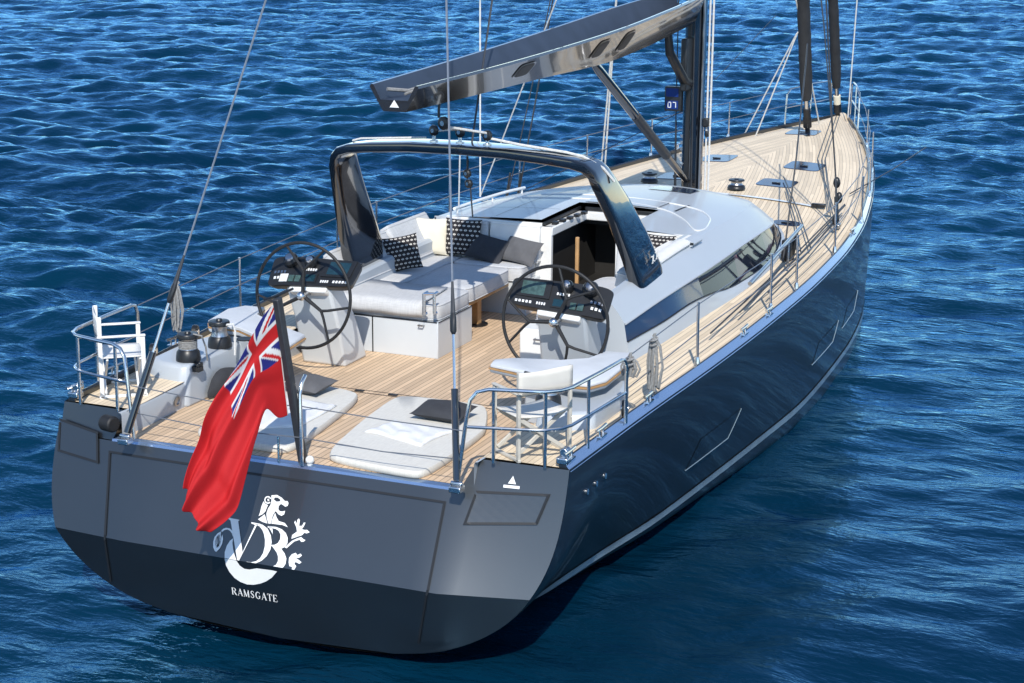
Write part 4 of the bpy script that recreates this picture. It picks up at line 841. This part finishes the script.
for x, k in ((.10, 0), (.16, 1), (.02, 2)): wire_part('furling_line', [(x-.06, 22.7, 2.2), (x+.9, 17.5, 2.08), (2.3+.05*k, 12.6, 2.0)], .009, darkwire)
# deck sheets along the starboard side deck
for k, (a, b) in enumerate((((2.45, 13.0, 2.08), (2.72, 5.0, 1.86)), ((2.50, 12.8, 2.10), (2.78, 6.0, 1.90)), ((2.56, 12.2, 2.05), (2.86, 7.0, 1.95)), ((1.2, 14.2, 2.06), (2.62, 9.6, 1.97)), ((.9, 15.2, 2.08), (2.66, 10.0, 1.96)), ((2.2, 14.5, 2.0), (2.4, 20.0, 2.05)))):
    m_ = lerp(a, b, .5); wire_part('deck_sheet', [a, (m_[0]+.03, m_[1], m_[2]-.01), b], .011, darkwire)
for p in ((2.58, 12.0, 2.35), (2.50, 12.15, 2.55), (2.66, 11.5, 2.1)):
    blk = MB(); blk.sphere(p, .055, 10, sz=1.6); P(blk.build('sheet_block', blackp, yacht))
# ------------------------------------------------------------------ rails, stanchions, deck fittings
SY = (3.85, 6.55, 7.75, 10.1, 12.5, 14.7, 16.9, 19.6)
for sd in (-1, 1):
    for y in SY:
        x = bs(y)-(.115 if y < 12 else .05); z = zs(y)+(.06 if y < 12 else .03); w = MB(); w.tube([(sd*x, y, z-.02), (sd*(x-.01), y, z+.70)], .016, 10)
        st = P(w.build('stanchion', chrome, yacht)); w = MB(); w.lathe([(.001, 0), (.035, 0), (.03, .05), (.02, .09), (.001, .09)], (sd*x, y, z-.01), 12); w.build('stanchion_base', chrome, st)
    for hz_ in (.68, .36):
        pts = [(sd*(2.85 if hz_ > .5 else 2.86), 1.6, 1.70+hz_)]+[(sd*(bs(y)-.12), y, zs(y)+.06+hz_) for y in SY]+[(sd*.62, 21.9, zs(22)+.1+hz_)]
        wire_part('lifeline', pts, .0065, wire)
    # pushpit
    z0 = 1.68; R3 = lambda *pts: [(sd*x, y, z) for x, y, z in pts]
    w = MB(); w.tube(R3((1.80, -.10, 1.45), (1.88, -.07, 2.10), (1.91, -.05, 2.28), (1.97, -.03, 2.36), (2.08, 0, 2.39), (2.45, .06, 2.40), (2.60, .10, 2.40), (2.71, .20, 2.40), (2.77, .36, 2.40), (2.83, 1.0, 2.40), (2.86, 1.48, 2.40), (2.865, 1.56, 2.38), (2.87, 1.60, 2.30), (2.87, 1.61, 1.72)), .020, 10); pp = P(w.build('pushpit', chrome, yacht))
    w = MB(); w.tube(R3((1.88, -.06, 2.02), (2.45, .05, 2.03), (2.60, .10, 2.03), (2.71, .20, 2.03), (2.77, .36, 2.03), (2.83, 1.0, 2.04), (2.87, 1.6, 2.04)), .016, 10); w.build('mid_rail', chrome, pp)
    for (x, y) in ((2.10, .06), (2.60, .12), (2.80, .72)):
        w = MB(); w.tube(R3((x, y, 1.66), (x, y, 2.39)), .017, 10); w.build('rail_post', chrome, pp)
    # pulpit
    w = MB(); w.tube(R3((.75, 21.55, 2.10), (.74, 21.6, 2.72), (.70, 21.75, 2.82), (.45, 22.6, 2.86), (.28, 23.1, 2.86), (.22, 23.25, 2.80), (.20, 23.3, 2.12)), .017, 8); pl = P(w.build('pulpit', chrome, yacht))
    w = MB(); w.tube(R3((.75, 21.58, 2.45), (.24, 23.2, 2.48)), .012, 8); w.tube(R3((.47, 22.5, 2.10), (.46, 22.55, 2.86)), .014, 8); w.build('pulpit_bar', chrome, pl)
    # mooring cleats and fairleads
    for y in (.28, 1.05, 2.3, 5.3, 6.3, 11.4, 17.8):
        x = bs(y)-.06; z = zs(y)+.06; c = P(MB().box((sd*x, y, z+.005), (.07, .16, .015)).tube([(sd*x, y-.05, z), (sd*x, y-.05, z+.07)], .014, 8).tube([(sd*x, y+.05, z), (sd*x, y+.05, z+.07)], .014, 8).tube([(sd*x, y-.14, z+.08), (sd*x, y, z+.075), (sd*x, y+.14, z+.08)], .016, 8).build('cleat', chrome, yacht))
    ch = P(MB().box((sd*2.74, .24, 1.72), (.12, .12, .07)).lathe([(.001, -.05), (.05, -.05), (.035, 0), (.05, .05), (.001, .05)], (sd*2.74, .28, 1.79), 12, axis=(0, 1, 0)).build('stern_fairlead', chrome, yacht, bevel=.015))
    for y, zz_ in ((1.78, 1.82), (2.65, 1.84)):
        w = MB(); w.lathe([(.001, -.03), (.085, -.03), (.085, .03), (.001, .03)], (sd*2.80, y, zz_), 18, axis=(1, .3, 0)); tb_ = P(w.build('turning_block', blackp, yacht, bevel=.008)); w = MB(); w.lathe([(.001, -.04), (.035, -.04), (.035, .04), (.001, .04)], (sd*2.80, y, zz_), 12, axis=(1, .3, 0)); w.build('block_hub', chrome, tb_)
# winches (one built, the rest copied with their parts)
def make_winch(sc_=1.0):
    r = empty('winch', parent=yacht)
    MB().lathe([(.001, 0), (.135, 0), (.135, .03), (.125, .10), (.10, .13), (.001, .13)], n=24).build('winch_base', blackp, r)
    MB().lathe([(.001, .13), (.098, .13), (.085, .17), (.083, .215), (.097, .25), (.001, .25)], n=24).build('winch_drum', steel, r)
    MB().lathe([(.001, .25), (.118, .25), (.12, .285), (.112, .30), (.04, .305), (.03, .325), (.001, .325)], n=24).build('winch_top', blackp, r)
    return r
w0 = make_winch(); spots = [(-2.16, 1.50, 1.85), (-2.16, 2.15, 1.85), (2.10, 1.45, 1.85)]
for i, p in enumerate(spots):
    o = w0 if i == 0 else copy_part(w0, yacht); o.location = (p[0], p[1], p[2]-WZ)
for p in ((-1.12, 14.1, 2.02), (.42, 14.0, 2.03)):
    o = copy_part(w0, yacht); o.location = (p[0], p[1], p[2]-WZ); o.scale = (1.1, 1.1, .52)
# rope turns on the port aft winch and its tail
w = MB()
for k in range(5): w.tube([(-2.16+.095*cos(a), 1.50+.095*sin(a), 1.995+.018*k) for a in [2*pi*j/20 for j in range(20)]], .010, 6, closed=True)
w.tube([(-2.07, 1.47, 2.16), (-1.98, 1.50, 2.14), (-1.97, 1.56, 2.0), (-1.98, 1.60, 1.84)], .010, 6); P(w.build('winch_rope_turns', ropeg, yacht))
w = MB(); w.tube([(-2.05, 2.12, 2.12), (-1.97, 2.14, 2.13), (-1.955, 2.15, 2.05), (-1.95, 2.12, 1.78)], .013, 6); P(w.build('winch_rope_turns', ropew, yacht))
# foredeck hatches
for (x, y, w_, d_) in ((.88, 16.75, .64, .80), (-.78, 16.95, .60, .78), (.87, 14.9, .62, .66), (-.87, 14.9, .62, .66), (-.09, 20.45, .62, .66), (1.82, 11.9, .44, .34)):
    pts = []
    for k in range(24):
        a = 2*pi*k/24; c, s_ = cos(a), sin(a); e = .3 if x < 1.5 else .75; pts.append((x+w_/2*math.copysign(abs(c)**e, c), y+d_/2*math.copysign(abs(s_)**e, s_)))
    zt = deck_z(x, y)
    hh = MB(); hh.loft([[(px, py, deck_z(px, py)+o_) for px, py in pts] for o_ in (-.01, .012)]); ho = P(hh.build('deck_hatch', hatchglass, yacht, ang=30))
    q = MB(); q.box((x, y-d_*.1, zt+.02), (.14, .05, .02)); q.build('hatch_handle', blackp, ho, bevel=.005)
tk = MB(); tk.loft([[(x, 13.55-.30*(x/2.0)**2+dy, deck_z(x, 13.5)+.02) for dy in (-.05, .05)] for x in np.linspace(-2.0, 2.0, 24)], closed=False, cap=False); trk = P(tk.build('jib_track', white, yacht))
w = MB(); w.box((1.98, 13.24, deck_z(1.98, 13.3)+.05), (.22, .09, .06)); w.build('jib_car', blackp, trk, bevel=.01)
# folded gangway arm on the starboard side
gp = MB(); gp.tube([(2.51, 10.04, 2.25), (2.70, 8.0, 2.25), (2.76, 7.42, 2.25), (2.84, 6.2, 2.22)], .028, 10); gpo = P(gp.build('folded_pole', steel, yacht))
w = MB(); w.box((2.45, 9.55, 2.0), (.14, .2, .28)); w.tube([(2.50, 9.6, 1.85), (2.55, 9.6, 2.25)], .03, 8); w.build('pole_bracket', blackp, gpo, bevel=.015)
w = MB(); w.tube([(2.62, 8.9, 1.86), (2.62, 8.9, 2.25)], .02, 8); w.build('pole_support', steel, gpo)
# stern: roller, hoop, small posts, wires, ensign staff
w = MB(); w.lathe([(.001, 0), (.085, 0), (.085, .16), (.001, .16)], (-2.05, -.08, 1.56), 20, axis=(-1, .25, 0)); P(w.build('stern_roller', blackr, yacht, bevel=.02))
w = MB(); w.tube([(.09, -.02, 1.39), (.09, -.03, 2.12), (.085, .02, 2.22), (.07, .12, 2.27)], .019, 10); P(w.build('stern_hoop', chrome, yacht))
w = MB(); w.tube([(-.17, -.02, 1.39), (-.17, -.02, 1.66)], .012, 8); P(w.build('stern_post', chrome, yacht))
w = MB(); w.sphere((.15, .03, 1.44), .045, 12); w.tube([(.15, .03, 1.39), (.15, .03, 1.43)], .03, 8); P(w.build('deck_fitting', white, yacht))
for z1, z2 in ((1.68, 1.70), (2.0, 1.98)):
    w = MB(); w.tube([(-1.83, -.08, z2+.02), (-.9, -.06, z2-.04), (.09, -.03, z1), (1.0, -.05, z1-.02), (1.86, -.07, z2)], .006, 6); P(w.build('stern_lifeline', wire, yacht))
SB = Vector((.045, .08, 1.40)); ST = Vector((.02, -.30, 3.13)); sdv = (ST-SB)
fsx = MB(); d = sdv.normalized(); U = Vector((1, 0, 0)); V = d.cross(U).normalized()
fsx.loft([[p+U*a*.033+V*b*.045 for a, b in ((-1, -1), (1, -1), (1, 1), (-1, 1))] for p in (SB-d*.03, ST)]); staff = P(fsx.build('ensign_staff', darkwire, yacht, bevel=.012))
w = MB(); w.tube([ST+Vector((-.14, -.01, -.03)), ST+Vector((0, 0, .02)), ST+Vector((.16, .03, .10))], .012, 6); w.build('staff_truck', blackp, staff)
# hull windows and outlets, starboard and port
for sd in (-1, 1):
    for (y0, y1, zt, zb_) in ((4.2, 5.6, .78, .42), (9.2, 10.6, .78, .48), (11.4, 12.6, .80, .50)):
        def hp(y, z, off):
            sec = section(y); x = float(np.interp(-z, [-q[1] for q in sec], [q[0] for q in sec])); return Vector((sd*(x+off), y, z))
        w = MB(); gy = np.linspace(y0, y1, 10); gz = np.linspace(zb_, zt, 5)
        w.loft([[hp(y+.12*(z-zb_)/(zt-zb_), z, .004) for z in gz] for y in gy], closed=False, cap=False); ho = w.build('hull_window', navy, hull)
        q = MB(); q.tube([hp(y, zb_, .004) for y in gy]+[hp(y1+.12*(z-zb_)/(zt-zb_), z, .004) for z in gz], .006, 6); q.build('window_frame', stripe_m, ho)
    for k in range(3):
        w = MB(); c = hp(.62+.26*k, 1.30+.0*k, .0); w.lathe([(.001, 0), (.03, 0), (.03, .018), (.018, .02), (.001, .02)], c, 12, axis=(sd, 0, .1)); w.build('outlet', chrome, hull)

# ------------------------------------------------------------------ loose things
def rbox(name, w_, d_, h_, m, bev, parent=None, puff=0.0, n=12):
    """upholstered slab: rounded box with softly crowned faces, base at z=0"""
    mb = MB(); rr = []
    ex = .22
    for zf, k in ((0, .965), (.06, .99), (.2, 1.0), (.8, 1.0), (.94, .99), (1, .965)):
        ring = []
        for t in range(48):
            a = 2*pi*t/48; c, s_ = cos(a), sin(a); ring.append((w_/2*k*math.copysign(abs(c)**ex, c), d_/2*k*math.copysign(abs(s_)**ex, s_), h_*zf))
        rr.append(ring)
    top = rr[-1]
    for k in (.8, .5, .2): rr.append([(p[0]*k, p[1]*k, h_+puff*(1-k*k)) for p in top])
    mb.loft(rr)
    for k_ in (1, 5): mb.tube([(p[0]*1.003, p[1]*1.003, p[2]) for p in rr[k_ if k_ == 1 else 4]], .007, 6, closed=True)     # piping
    o = mb.build(name, m, parent, ang=50); return o
def place(o, loc, rx=0, ry=0, rz=0):
    o.location = loc; o.rotation_euler = (rx, ry, rz); return o
def pillow(name, w_, h_, t_, m, label, group=None, seed=0):
    """scatter cushion standing in local xz, thickness along y"""
    r_ = random.Random(seed); n = 18; vs = []; uvs_ = []; fs = []
    for side in (1, -1):
        for j in range(n+1):
            for i in range(n+1):
                u_ = i/n*2-1; v_ = j/n*2-1; e = max(0, (1-abs(u_)**2.4)*(1-abs(v_)**2.4)); th = t_/2*e**.55
                pin = 1-.07*(1-abs(v_)**2)*abs(u_)**3; pin2 = 1-.07*(1-abs(u_)**2)*abs(v_)**3
                wr = .012*sin(5*u_+seed+3*v_)*e
                vs.append((w_/2*u_*pin, side*(th+wr*side), h_/2+h_/2*v_*pin2)); uvs_.append((i/n, j/n))
    N_ = (n+1)**2
    for s_ in (0, 1):
        for j in range(n):
            for i in range(n):
                a = s_*N_+j*(n+1)+i; q = (a, a+1, a+n+2, a+n+1); fs.append(q if s_ else q[::-1])
    mb = MB(); mb.add(vs, fs); o = mb.build(name, m, None, uv=uvs_, ang=60); tag(o, label, 'cushion', group)
    return o
# upholstery of the lounge
tag(place(rbox('seat_cushion', 1.80, 1.04, .19, linen, .012, puff=.012), (-1.32, 4.73, 1.85)), 'pale grey seat cushion on the aft box of the lounge beside the chrome handle', 'seat cushion', 'lounge cushions')
tag(place(rbox('table_cushion', .88, 1.40, .19, linen, .012, puff=.012), (-.93, 5.96, 1.842)), 'pale grey infill cushion lying on the lowered teak cockpit table', 'seat cushion', 'lounge cushions')
tag(place(rbox('seat_cushion', .56, 1.95, .19, linen, .012, puff=.01), (-1.66, 6.24, 1.847)), 'long pale grey seat cushion under the printed pillow nearest the port wheel', 'seat cushion', 'lounge cushions')
tag(place(rbox('seat_cushion', 1.0, .54, .19, linen, .012, puff=.01), (-.86, 6.94, 1.847)), 'pale grey seat cushion at the forward end of the lounge beneath the dark pillows', 'seat cushion', 'lounge cushions')
bc = rbox('back_cushion', 1.55, .15, .52, linen, .02); place(bc, (-1.78, 5.28, 2.06), radians(-36), 0, radians(90)); tag(bc, 'low pale back cushion nearest the port steering wheel', 'back cushion', 'lounge backrests')
bc = rbox('back_cushion', 1.20, .16, .56, linen, .02); place(bc, (-1.78, 6.66, 2.06), radians(-32), 0, radians(90)); tag(bc, 'tall pale back cushion on the port side behind the cream pillow', 'back cushion', 'lounge backrests')
bc = rbox('back_cushion', .72, .13, .50, linen, .02); place(bc, (-1.40, 7.14, 2.02), radians(-5)); tag(bc, 'pale back cushion in the forward port corner behind the black printed pillow', 'back cushion', 'lounge backrests')
bc = rbox('back_cushion', .72, .13, .51, cloth_white, .02); place(bc, (-.66, 7.14, 2.02), radians(-8)); tag(bc, 'bright white back cushion beside the companionway', 'back cushion', 'lounge backrests')
tw = MB(); prof_ = [(4.175, 1.905), (4.165, 1.96), (4.17, 2.02), (4.20, 2.058), (4.28, 2.066), (4.5, 2.064), (4.8, 2.066), (5.08, 2.063)]
tw.loft([[(x+(.03*sin(3*y+x) if 0 else 0)-.10*(y-4.17), y+.006*sin(9*x), z+.004*sin(11*x+5*y)) for x in np.linspace(-2.0, -.60, 24)] for y, z in prof_], closed=False, cap=False)
bo_ = tw.build('throw_blanket', linen, None, ang=60); so_ = bo_.modifiers.new('thickness', 'SOLIDIFY'); so_.thickness = .018; so_.offset = 1
tag(bo_, 'woven pale throw spread over the aft end of the lounge and hanging over its edge', 'throw')
hd = MB(); hd.tube([(0, 0, 0), (0, -.06, 0), (0, -.06, .25), (0, .03, .25)], .021, 8); hd.tube([(.13, 0, .02), (.13, -.05, .02), (.13, -.05, .26), (.13, .03, .26)], .021, 8); hd.tube([(0, -.06, .25), (.13, -.05, .26)], .018, 8)
o = hd.build('grab_handle', chrome); o.location = (-.54, 4.15, 1.96); tag(o, 'chrome loop handle standing at the corner of the lounge box', 'handle')
tag(place(rbox('seat_cushion', 1.05, 2.5, .12, linen, .012, puff=.01), (1.12, 5.9, 1.81)), 'pale seat cushion on the starboard settee half hidden by the steering console', 'seat cushion')
bc = rbox('back_cushion', .85, .16, .54, linen, .02); place(bc, (1.22, 7.12, 1.95), radians(-10)); tag(bc, 'pale back cushion of the starboard settee beside the arch leg', 'back cushion', 'starboard backrests')
bc = rbox('back_cushion', 2.1, .20, .44, cloth_white, .05); place(bc, (1.57, 6.0, 2.06), radians(10), 0, radians(90)); tag(bc, 'long white padded backrest along the starboard coaming running under the arch foot', 'back cushion', 'starboard backrests')
p_ = pillow('scatter_cushion', .46, .46, .17, pat_pillow, 'black and white printed pillow with pale edges, leaning alone near the port steering wheel', 'scatter cushions', 1); place(p_, (-1.62, 5.82, 2.06), radians(-18), radians(-8), radians(38))
p_ = pillow('scatter_cushion', .52, .50, .18, cream, 'plain cream pillow in the port corner of the lounge', 'scatter cushions', 2); place(p_, (-1.78, 6.86, 2.06), radians(-16), radians(3), radians(26))
p_ = pillow('scatter_cushion', .52, .50, .17, pat_pillow, 'black and white printed pillow standing upright between the cream pillow and the dark pillows', 'scatter cushions', 3); place(p_, (-1.36, 6.97, 2.06), radians(-12), 0, radians(3))
p_ = pillow('scatter_cushion', .56, .40, .16, charcoal, 'charcoal pillow slumped against the black printed pillow', 'scatter cushions', 4); place(p_, (-1.00, 6.80, 2.06), radians(-46), radians(8), radians(-8))
p_ = pillow('scatter_cushion', .54, .38, .15, greyfab, 'mid grey pillow leaning on the bright white back cushion', 'scatter cushions', 5); place(p_, (-.54, 6.86, 2.06), radians(-42), radians(6), radians(-10))
p_ = pillow('scatter_cushion', .44, .42, .15, pat_pillow, 'black and white printed pillow on the starboard settee, mostly behind the arch leg', 'starboard pillows', 6); place(p_, (1.38, 6.95, 2.16), radians(-20), 0, radians(-5))
# sun pads
def sunpad(name, pts, h_, m):
    mb = MB(); cx = sum(p[0] for p in pts)/len(pts); cy = sum(p[1] for p in pts)/len(pts)
    # rounded outline by corner cutting
    q = [Vector((p[0]-cx, p[1]-cy)) for p in pts]
    for it in range(3):
        nq = []
        for i in range(len(q)):
            a, b = q[i], q[(i+1) % len(q)]; k = .12 if it == 0 else .25
            nq += [a.lerp(b, k), a.lerp(b, 1-k)]
        q = nq
    rr = [[(p.x*k, p.y*k, z) for p in q] for z, k in ((0, .985), (.02, 1), (h_-.02, 1), (h_, .985), (h_+.004, .6), (h_+.006, .2))]
    mb.loft(rr); o = mb.build(name, m, None, ang=45); o.location = (cx, cy, 1.403); return o
pad1 = sunpad('sun_pad', [(.24, .12), (1.38, -.02), (1.40, .60), (1.36, 1.6), (1.02, 2.42), (-.06, 2.40), (.05, 1.3)], .075, padfab)
tag(pad1, 'pale sun pad with charcoal pillow at its head, right of the ensign staff', 'sun pad', 'sun pads on the aft deck')
pad2 = sunpad('sun_pad', [(-1.38, .28), (-.16, .14), (-.24, 1.0), (-.42, 2.30), (-1.50, 2.48), (-1.46, 1.3)], .075, padfab)
tag(pad2, 'pale sun pad half hidden behind the red ensign, its inner edge curled', 'sun pad', 'sun pads on the aft deck')
cu_ = MB(); cu_.loft([[(-.42+.12*k/6-.02*sin(k), 2.05+.2*k/6, 1.478+.10*sin(pi*k/6)*(1-t*.3)) for k in range(7)] for t in (0, .5, 1)], closed=False, cap=False)
def lying_pillow(w_, d_, t_, m, loc, rz, label, group, seed, tilt=(0, 0)):
    p_ = pillow('scatter_cushion', w_, d_, t_, m, label, group, seed); p_.rotation_euler = (radians(-90)+tilt[0], tilt[1], rz); p_.location = loc; return p_
lying_pillow(.60, .42, .15, charcoal, (.80, 1.52, 1.55), radians(-3), 'charcoal pillow lying on the right hand sun pad behind the backstay', 'sun pad pillows', 8, tilt=(.12, 0))
lying_pillow(.52, .42, .14, greyfab, (-1.02, 1.86, 1.55), radians(-10), 'dark grey pillow on the sun pad behind the ensign staff', 'sun pad pillows', 9, tilt=(.12, 0))
def towel_mesh(w_, d_, folds, seed, label, group, loc, rz):
    r_ = random.Random(seed); n1, n2 = 26, 20; vs = []
    for j in range(n2+1):
        for i in range(n1+1):
            u_, v_ = i/n1, j/n2
            x = (u_-.5)*w_*(1+.10*sin(3*v_+seed)); y = (v_-.5)*d_*(1+.12*sin(4*u_+seed*1.3))
            z = .012+.016*abs(sin(folds*u_+2*v_+seed))*sin(pi*v_)**.3+.02*math.exp(-((u_-.6)**2+(v_-.3)**2)/.02)+.012*sin(9*v_+5*u_)**2
            if i in (0, n1) or j in (0, n2): z = .004
            vs.append((x, y, z))
    fs = [(j*(n1+1)+i, j*(n1+1)+i+1, (j+1)*(n1+1)+i+1, (j+1)*(n1+1)+i) for j in range(n2) for i in range(n1)]
    mb = MB(); mb.add(vs, fs); o = mb.build('towel', towel, None, ang=60)
    so_ = o.modifiers.new('thickness', 'SOLIDIFY'); so_.thickness = .008; o.location = loc; o.rotation_euler = (0, 0, rz)
    tag(o, label, 'towel', group); return o
towel_mesh(.78, .55, 7, 3, 'white towel crumpled across the middle of the right hand sun pad', 'folded towels', (.70, 1.12, 1.484), radians(-12))
towel_mesh(.72, 1.0, 4, 5, 'white towel spread over the sun pad behind the ensign', 'folded towels', (-.78, 1.20, 1.484), radians(6))

# director's chairs
def make_chair(loc, rz, frame, cloth, label):
    r = empty('director_chair', loc, rz); tag(r, label, 'chair', 'director chairs on the side decks')
    for sx in (-1, 1):
        x = sx*.285; f = MB()
        f.box((x, .215, .325), (.03, .045, .65)); f.build('front_leg', frame, r, bevel=.006)
        f = MB(); f.box((x, -.225, .44), (.03, .045, .88)); f.build('back_leg', frame, r, bevel=.006)
        f = MB(); f.box((x, -.005, .665), (.045, .50, .022)); f.build('arm_rest', frame, r, bevel=.008)
        f = MB(); f.box((x, -.005, .02), (.03, .50, .03)); f.build('foot_rail', frame, r, bevel=.006)
    for y in (-.17, .17):
        f = MB()
        for s_ in (-1, 1):
            d_ = Vector((.54*s_, 0, .38)); M_ = Matrix.Rotation(-math.atan2(.38, .54*s_), 3, 'Y'); f.box((0, y+.013*s_, .235), (.66, .022, .04), M=M_)
        f.build('cross_brace', frame, r, bevel=.004)
    s_ = MB(); s_.loft([[(x, y, .445-.028*(1-(x/.28)**2)) for x in np.linspace(-.285, .285, 11)] for y in np.linspace(-.21, .22, 6)], closed=False, cap=False)
    so_ = s_.build('seat', cloth, r); k = so_.modifiers.new('thickness', 'SOLIDIFY'); k.thickness = .012
    s_ = MB(); s_.loft([[(x, -.245-.016*(1-(x/.3)**2)-.02*(z-.68), z-.05+.006*sin(9*x+20*z)) for x in np.linspace(-.30, .30, 13)] for z in np.linspace(.70, .93, 5)], closed=False, cap=False)
    so_ = s_.build('back_rest', cloth, r); k = so_.modifiers.new('thickness', 'SOLIDIFY'); k.thickness = .012
    return r
make_chair((2.30, .52, 1.66), math.atan2(.8, .58), chairwood, cloth_chair, 'ecru canvas director chair with its back to us inside the starboard stern rail')
make_chair((-2.51, .74, 1.66), math.atan2(-.78, .63), whitemetal, cloth_white, 'white director chair seen from the side in the port stern corner')

# mainsheet tackle under the boom end
tk_ = empty('mainsheet_tackle', (.0, 3.9, 4.1)); tag(tk_, 'mainsheet tackle of black blocks and white rope between the boom end and the arch', 'tackle')
def block(c, r_, parent):
    b_ = MB(); b_.lathe([(.001, -.028), (r_*.7, -.028), (r_, -.016), (r_, .016), (r_*.7, .028), (.001, .028)], c, 18, axis=(.3, 1, 0)); o = b_.build('block', blackp, parent); q = MB(); q.lathe([(.001, -.032), (r_*.4, -.032), (r_*.4, .032), (.001, .032)], c, 12, axis=(.3, 1, 0)); q.build('sheave', chrome, o)
for c in ((.02, -.45, .24), (-.36, .1, .07), (-.03, .1, .07), (.31, .1, .05)): block(c, .075 if c[2] > .1 else .062, tk_)
for c in ((.06, .1, -.40), (.07, .12, -.52)): block(c, .05, tk_)
q = MB(); q.tube([(.06, -.44, .20), (.31, .08, .08)], .015, 6); q.tube([(.0, -.44, .18), (-.02, .08, .10)], .012, 6); q.tube([(-.36, .1, .06), (-.03, .1, .10)], .010, 6); q.build('sheet_rope', ropew, tk_)
q = MB(); q.tube([(.06, .1, -.46), (.065, .1, -.25), (.06, .1, -.2)], .014, 6); q.tube([(.09, .12, -.55), (.12, .12, -.9)], .01, 6); q.build('tail_rope', darkwire, tk_)
# hanging rope coils
def coil(loc, L, m, label, seed):
    r_ = random.Random(seed); w = MB()
    for k in range(7):
        a = .017*(k-3)+r_.uniform(-.008, .008); dpt = r_.uniform(-.04, .04); ln = L*r_.uniform(.86, 1.0)
        w.tube([(a*.5, dpt*.4, 0), (a+.02, dpt, -.15*ln), (a*1.5+.03, dpt, -.55*ln), (a*1.3, dpt*1.2, -ln), (a*1.1-.015, dpt*1.2, -.97*ln), (a*1.3-.018, dpt, -.5*ln), (a*.5-.02, dpt*.5, -.05*ln)], .011, 6)
    w.tube([(.045*cos(t)*.8, .045*sin(t), -.10+.008*t) for t in np.linspace(0, 14, 40)], .011, 6)
    w.tube([(0, 0, -.02), (.01, .01, .06), (-.01, .01, .02)], .014, 6)
    o = w.build('rope_coil', m); o.location = loc; tag(o, label, 'rope coil', 'rope coils hung on the lifelines'); return o
coil((-2.88, 2.40, 2.46), .60, ropeg, 'grey rope coil hanging on the port lifeline above the winches', 1)
coil((2.90, 2.35, 2.42), .58, ropeg, 'long grey rope coil hanging on the starboard lifeline', 2)
o = coil((2.86, 1.72, 2.36), .20, ropeg, 'short grey rope hank tied at the end of the starboard stern rail', 3)

# red ensign
NU, NV = 150, 100
def cr_(pts, t):
    n = len(pts)-1; s_ = min(t*n, n-1e-6); i = int(s_); f = s_-i
    p0, p1, p2, p3 = (np.array(pts[max(0, min(n, j))]) for j in (i-1, i, i+1, i+2))
    return .5*((2*p1)+(-p0+p2)*f+(2*p0-5*p1+4*p2-p3)*f*f+(-p0+3*p1-3*p2+p3)*f**3)
E_TOP = [(0.007, -0.3, 3.099), (-0.115, -0.36, 2.934), (-0.217, -0.46, 2.682), (-0.306, -0.58, 2.446), (-0.429, -0.7, 2.207), (-0.494, -0.84, 1.97), (-0.533, -0.97, 1.716), (-0.553, -1.08, 1.399)]
E_BOT = [(-0.036, -0.05, 1.901), (-0.085, -0.14, 1.899), (-0.123, -0.3, 2.018), (-0.136, -0.46, 1.79), (-0.149, -0.64, 1.479), (-0.161, -0.82, 1.212), (-0.218, -0.95, 1.076), (-0.314, -1.05, 0.985)]
E_HOIST = [(0.007, -0.3, 3.099), (-0.008, -0.217, 2.707), (-0.023, -0.133, 2.307), (-0.036, -0.05, 1.901)]
E_FLY = [(-0.553, -1.08, 1.399), (-0.523, -1.12, 1.247), (-0.444, -1.1, 1.082), (-0.314, -1.05, 0.985)]

def ujack(u_, v_):
    """u along the fly, v down the hoist, both 0..1 over the canton (2:1)"""
    X, Y = u_*2-1, (v_-.5)     # x -1..1, y -.5..+.5 : real 2:1 proportions with unit = half length
    B, W, Rr = (.016, .022, .20), (.78, .78, .78), (.56, .012, .016)
    if abs(X) < .1 or abs(Y) < .1: return Rr
    if abs(X) < .167 or abs(Y) < .167: return W
    d1 = (Y-.5*X)/1.118; d2 = (Y+.5*X)/1.118
    for d_, up in ((d1, X < 0), (d2, X < 0)):
        s_ = d_ if up else -d_
        if abs(d_) < .10:
            if 0 < s_ < .067: return Rr
            return W
    return B
mb = MB(); cols = []
for i in range(NU+1):
    for j in range(NV+1):
        u_, v_ = i/NU, j/NV
        A = cr_(E_TOP, u_); Bv = cr_(E_BOT, u_); H = cr_(E_HOIST, v_); Fv = cr_(E_FLY, v_)
        p = (1-v_)*A+v_*Bv+(1-u_)*H+u_*Fv-((1-u_)*(1-v_)*np.array(E_TOP[0])+u_*(1-v_)*np.array(E_TOP[-1])+(1-u_)*v_*np.array(E_BOT[0])+u_*v_*np.array(E_BOT[-1]))
        g = u_**.8
        ph = 2*pi*(2.1*v_+.45*u_)+.6
        p = p+np.array([.016*g*cos(ph), -(.060*g*sin(ph)+.022*g*sin(2.3*ph+1.1)), .0])
        p = p+np.array([0, -.05*math.exp(-((u_-.97)/.10)**2)*(1-.4*v_) + .07*math.exp(-((u_-.80)/.09)**2), 0])
        p = p+np.array([0, .012*sin(17*u_+9*v_)*g, .006*sin(23*v_+8*u_)*g])
        mb.v.append(tuple(p))
        cols.append(ujack(u_/.5, v_/.5) if (u_ < .5 and v_ < .5) else ((.78, .78, .78) if u_ < .018 else (.54, .010, .014)))
for i in range(NU):
    for j in range(NV):
        a = i*(NV+1)+j; mb.f.append((a, a+1, a+NV+2, a+NV+1)); mb.mi.append(0)
ens = mb.build('ensign_flag', flag_mat(), None, ang=180)
ca = ens.data.color_attributes.new('dye', 'FLOAT_COLOR', 'POINT')
for k, c in enumerate(cols): ca.data[k].color = (*c, 1)
sol = ens.modifiers.new('thickness', 'SOLIDIFY'); sol.thickness = .003
tag(ens, 'red ensign with the union canton, hanging from the black staff over the transom', 'flag')
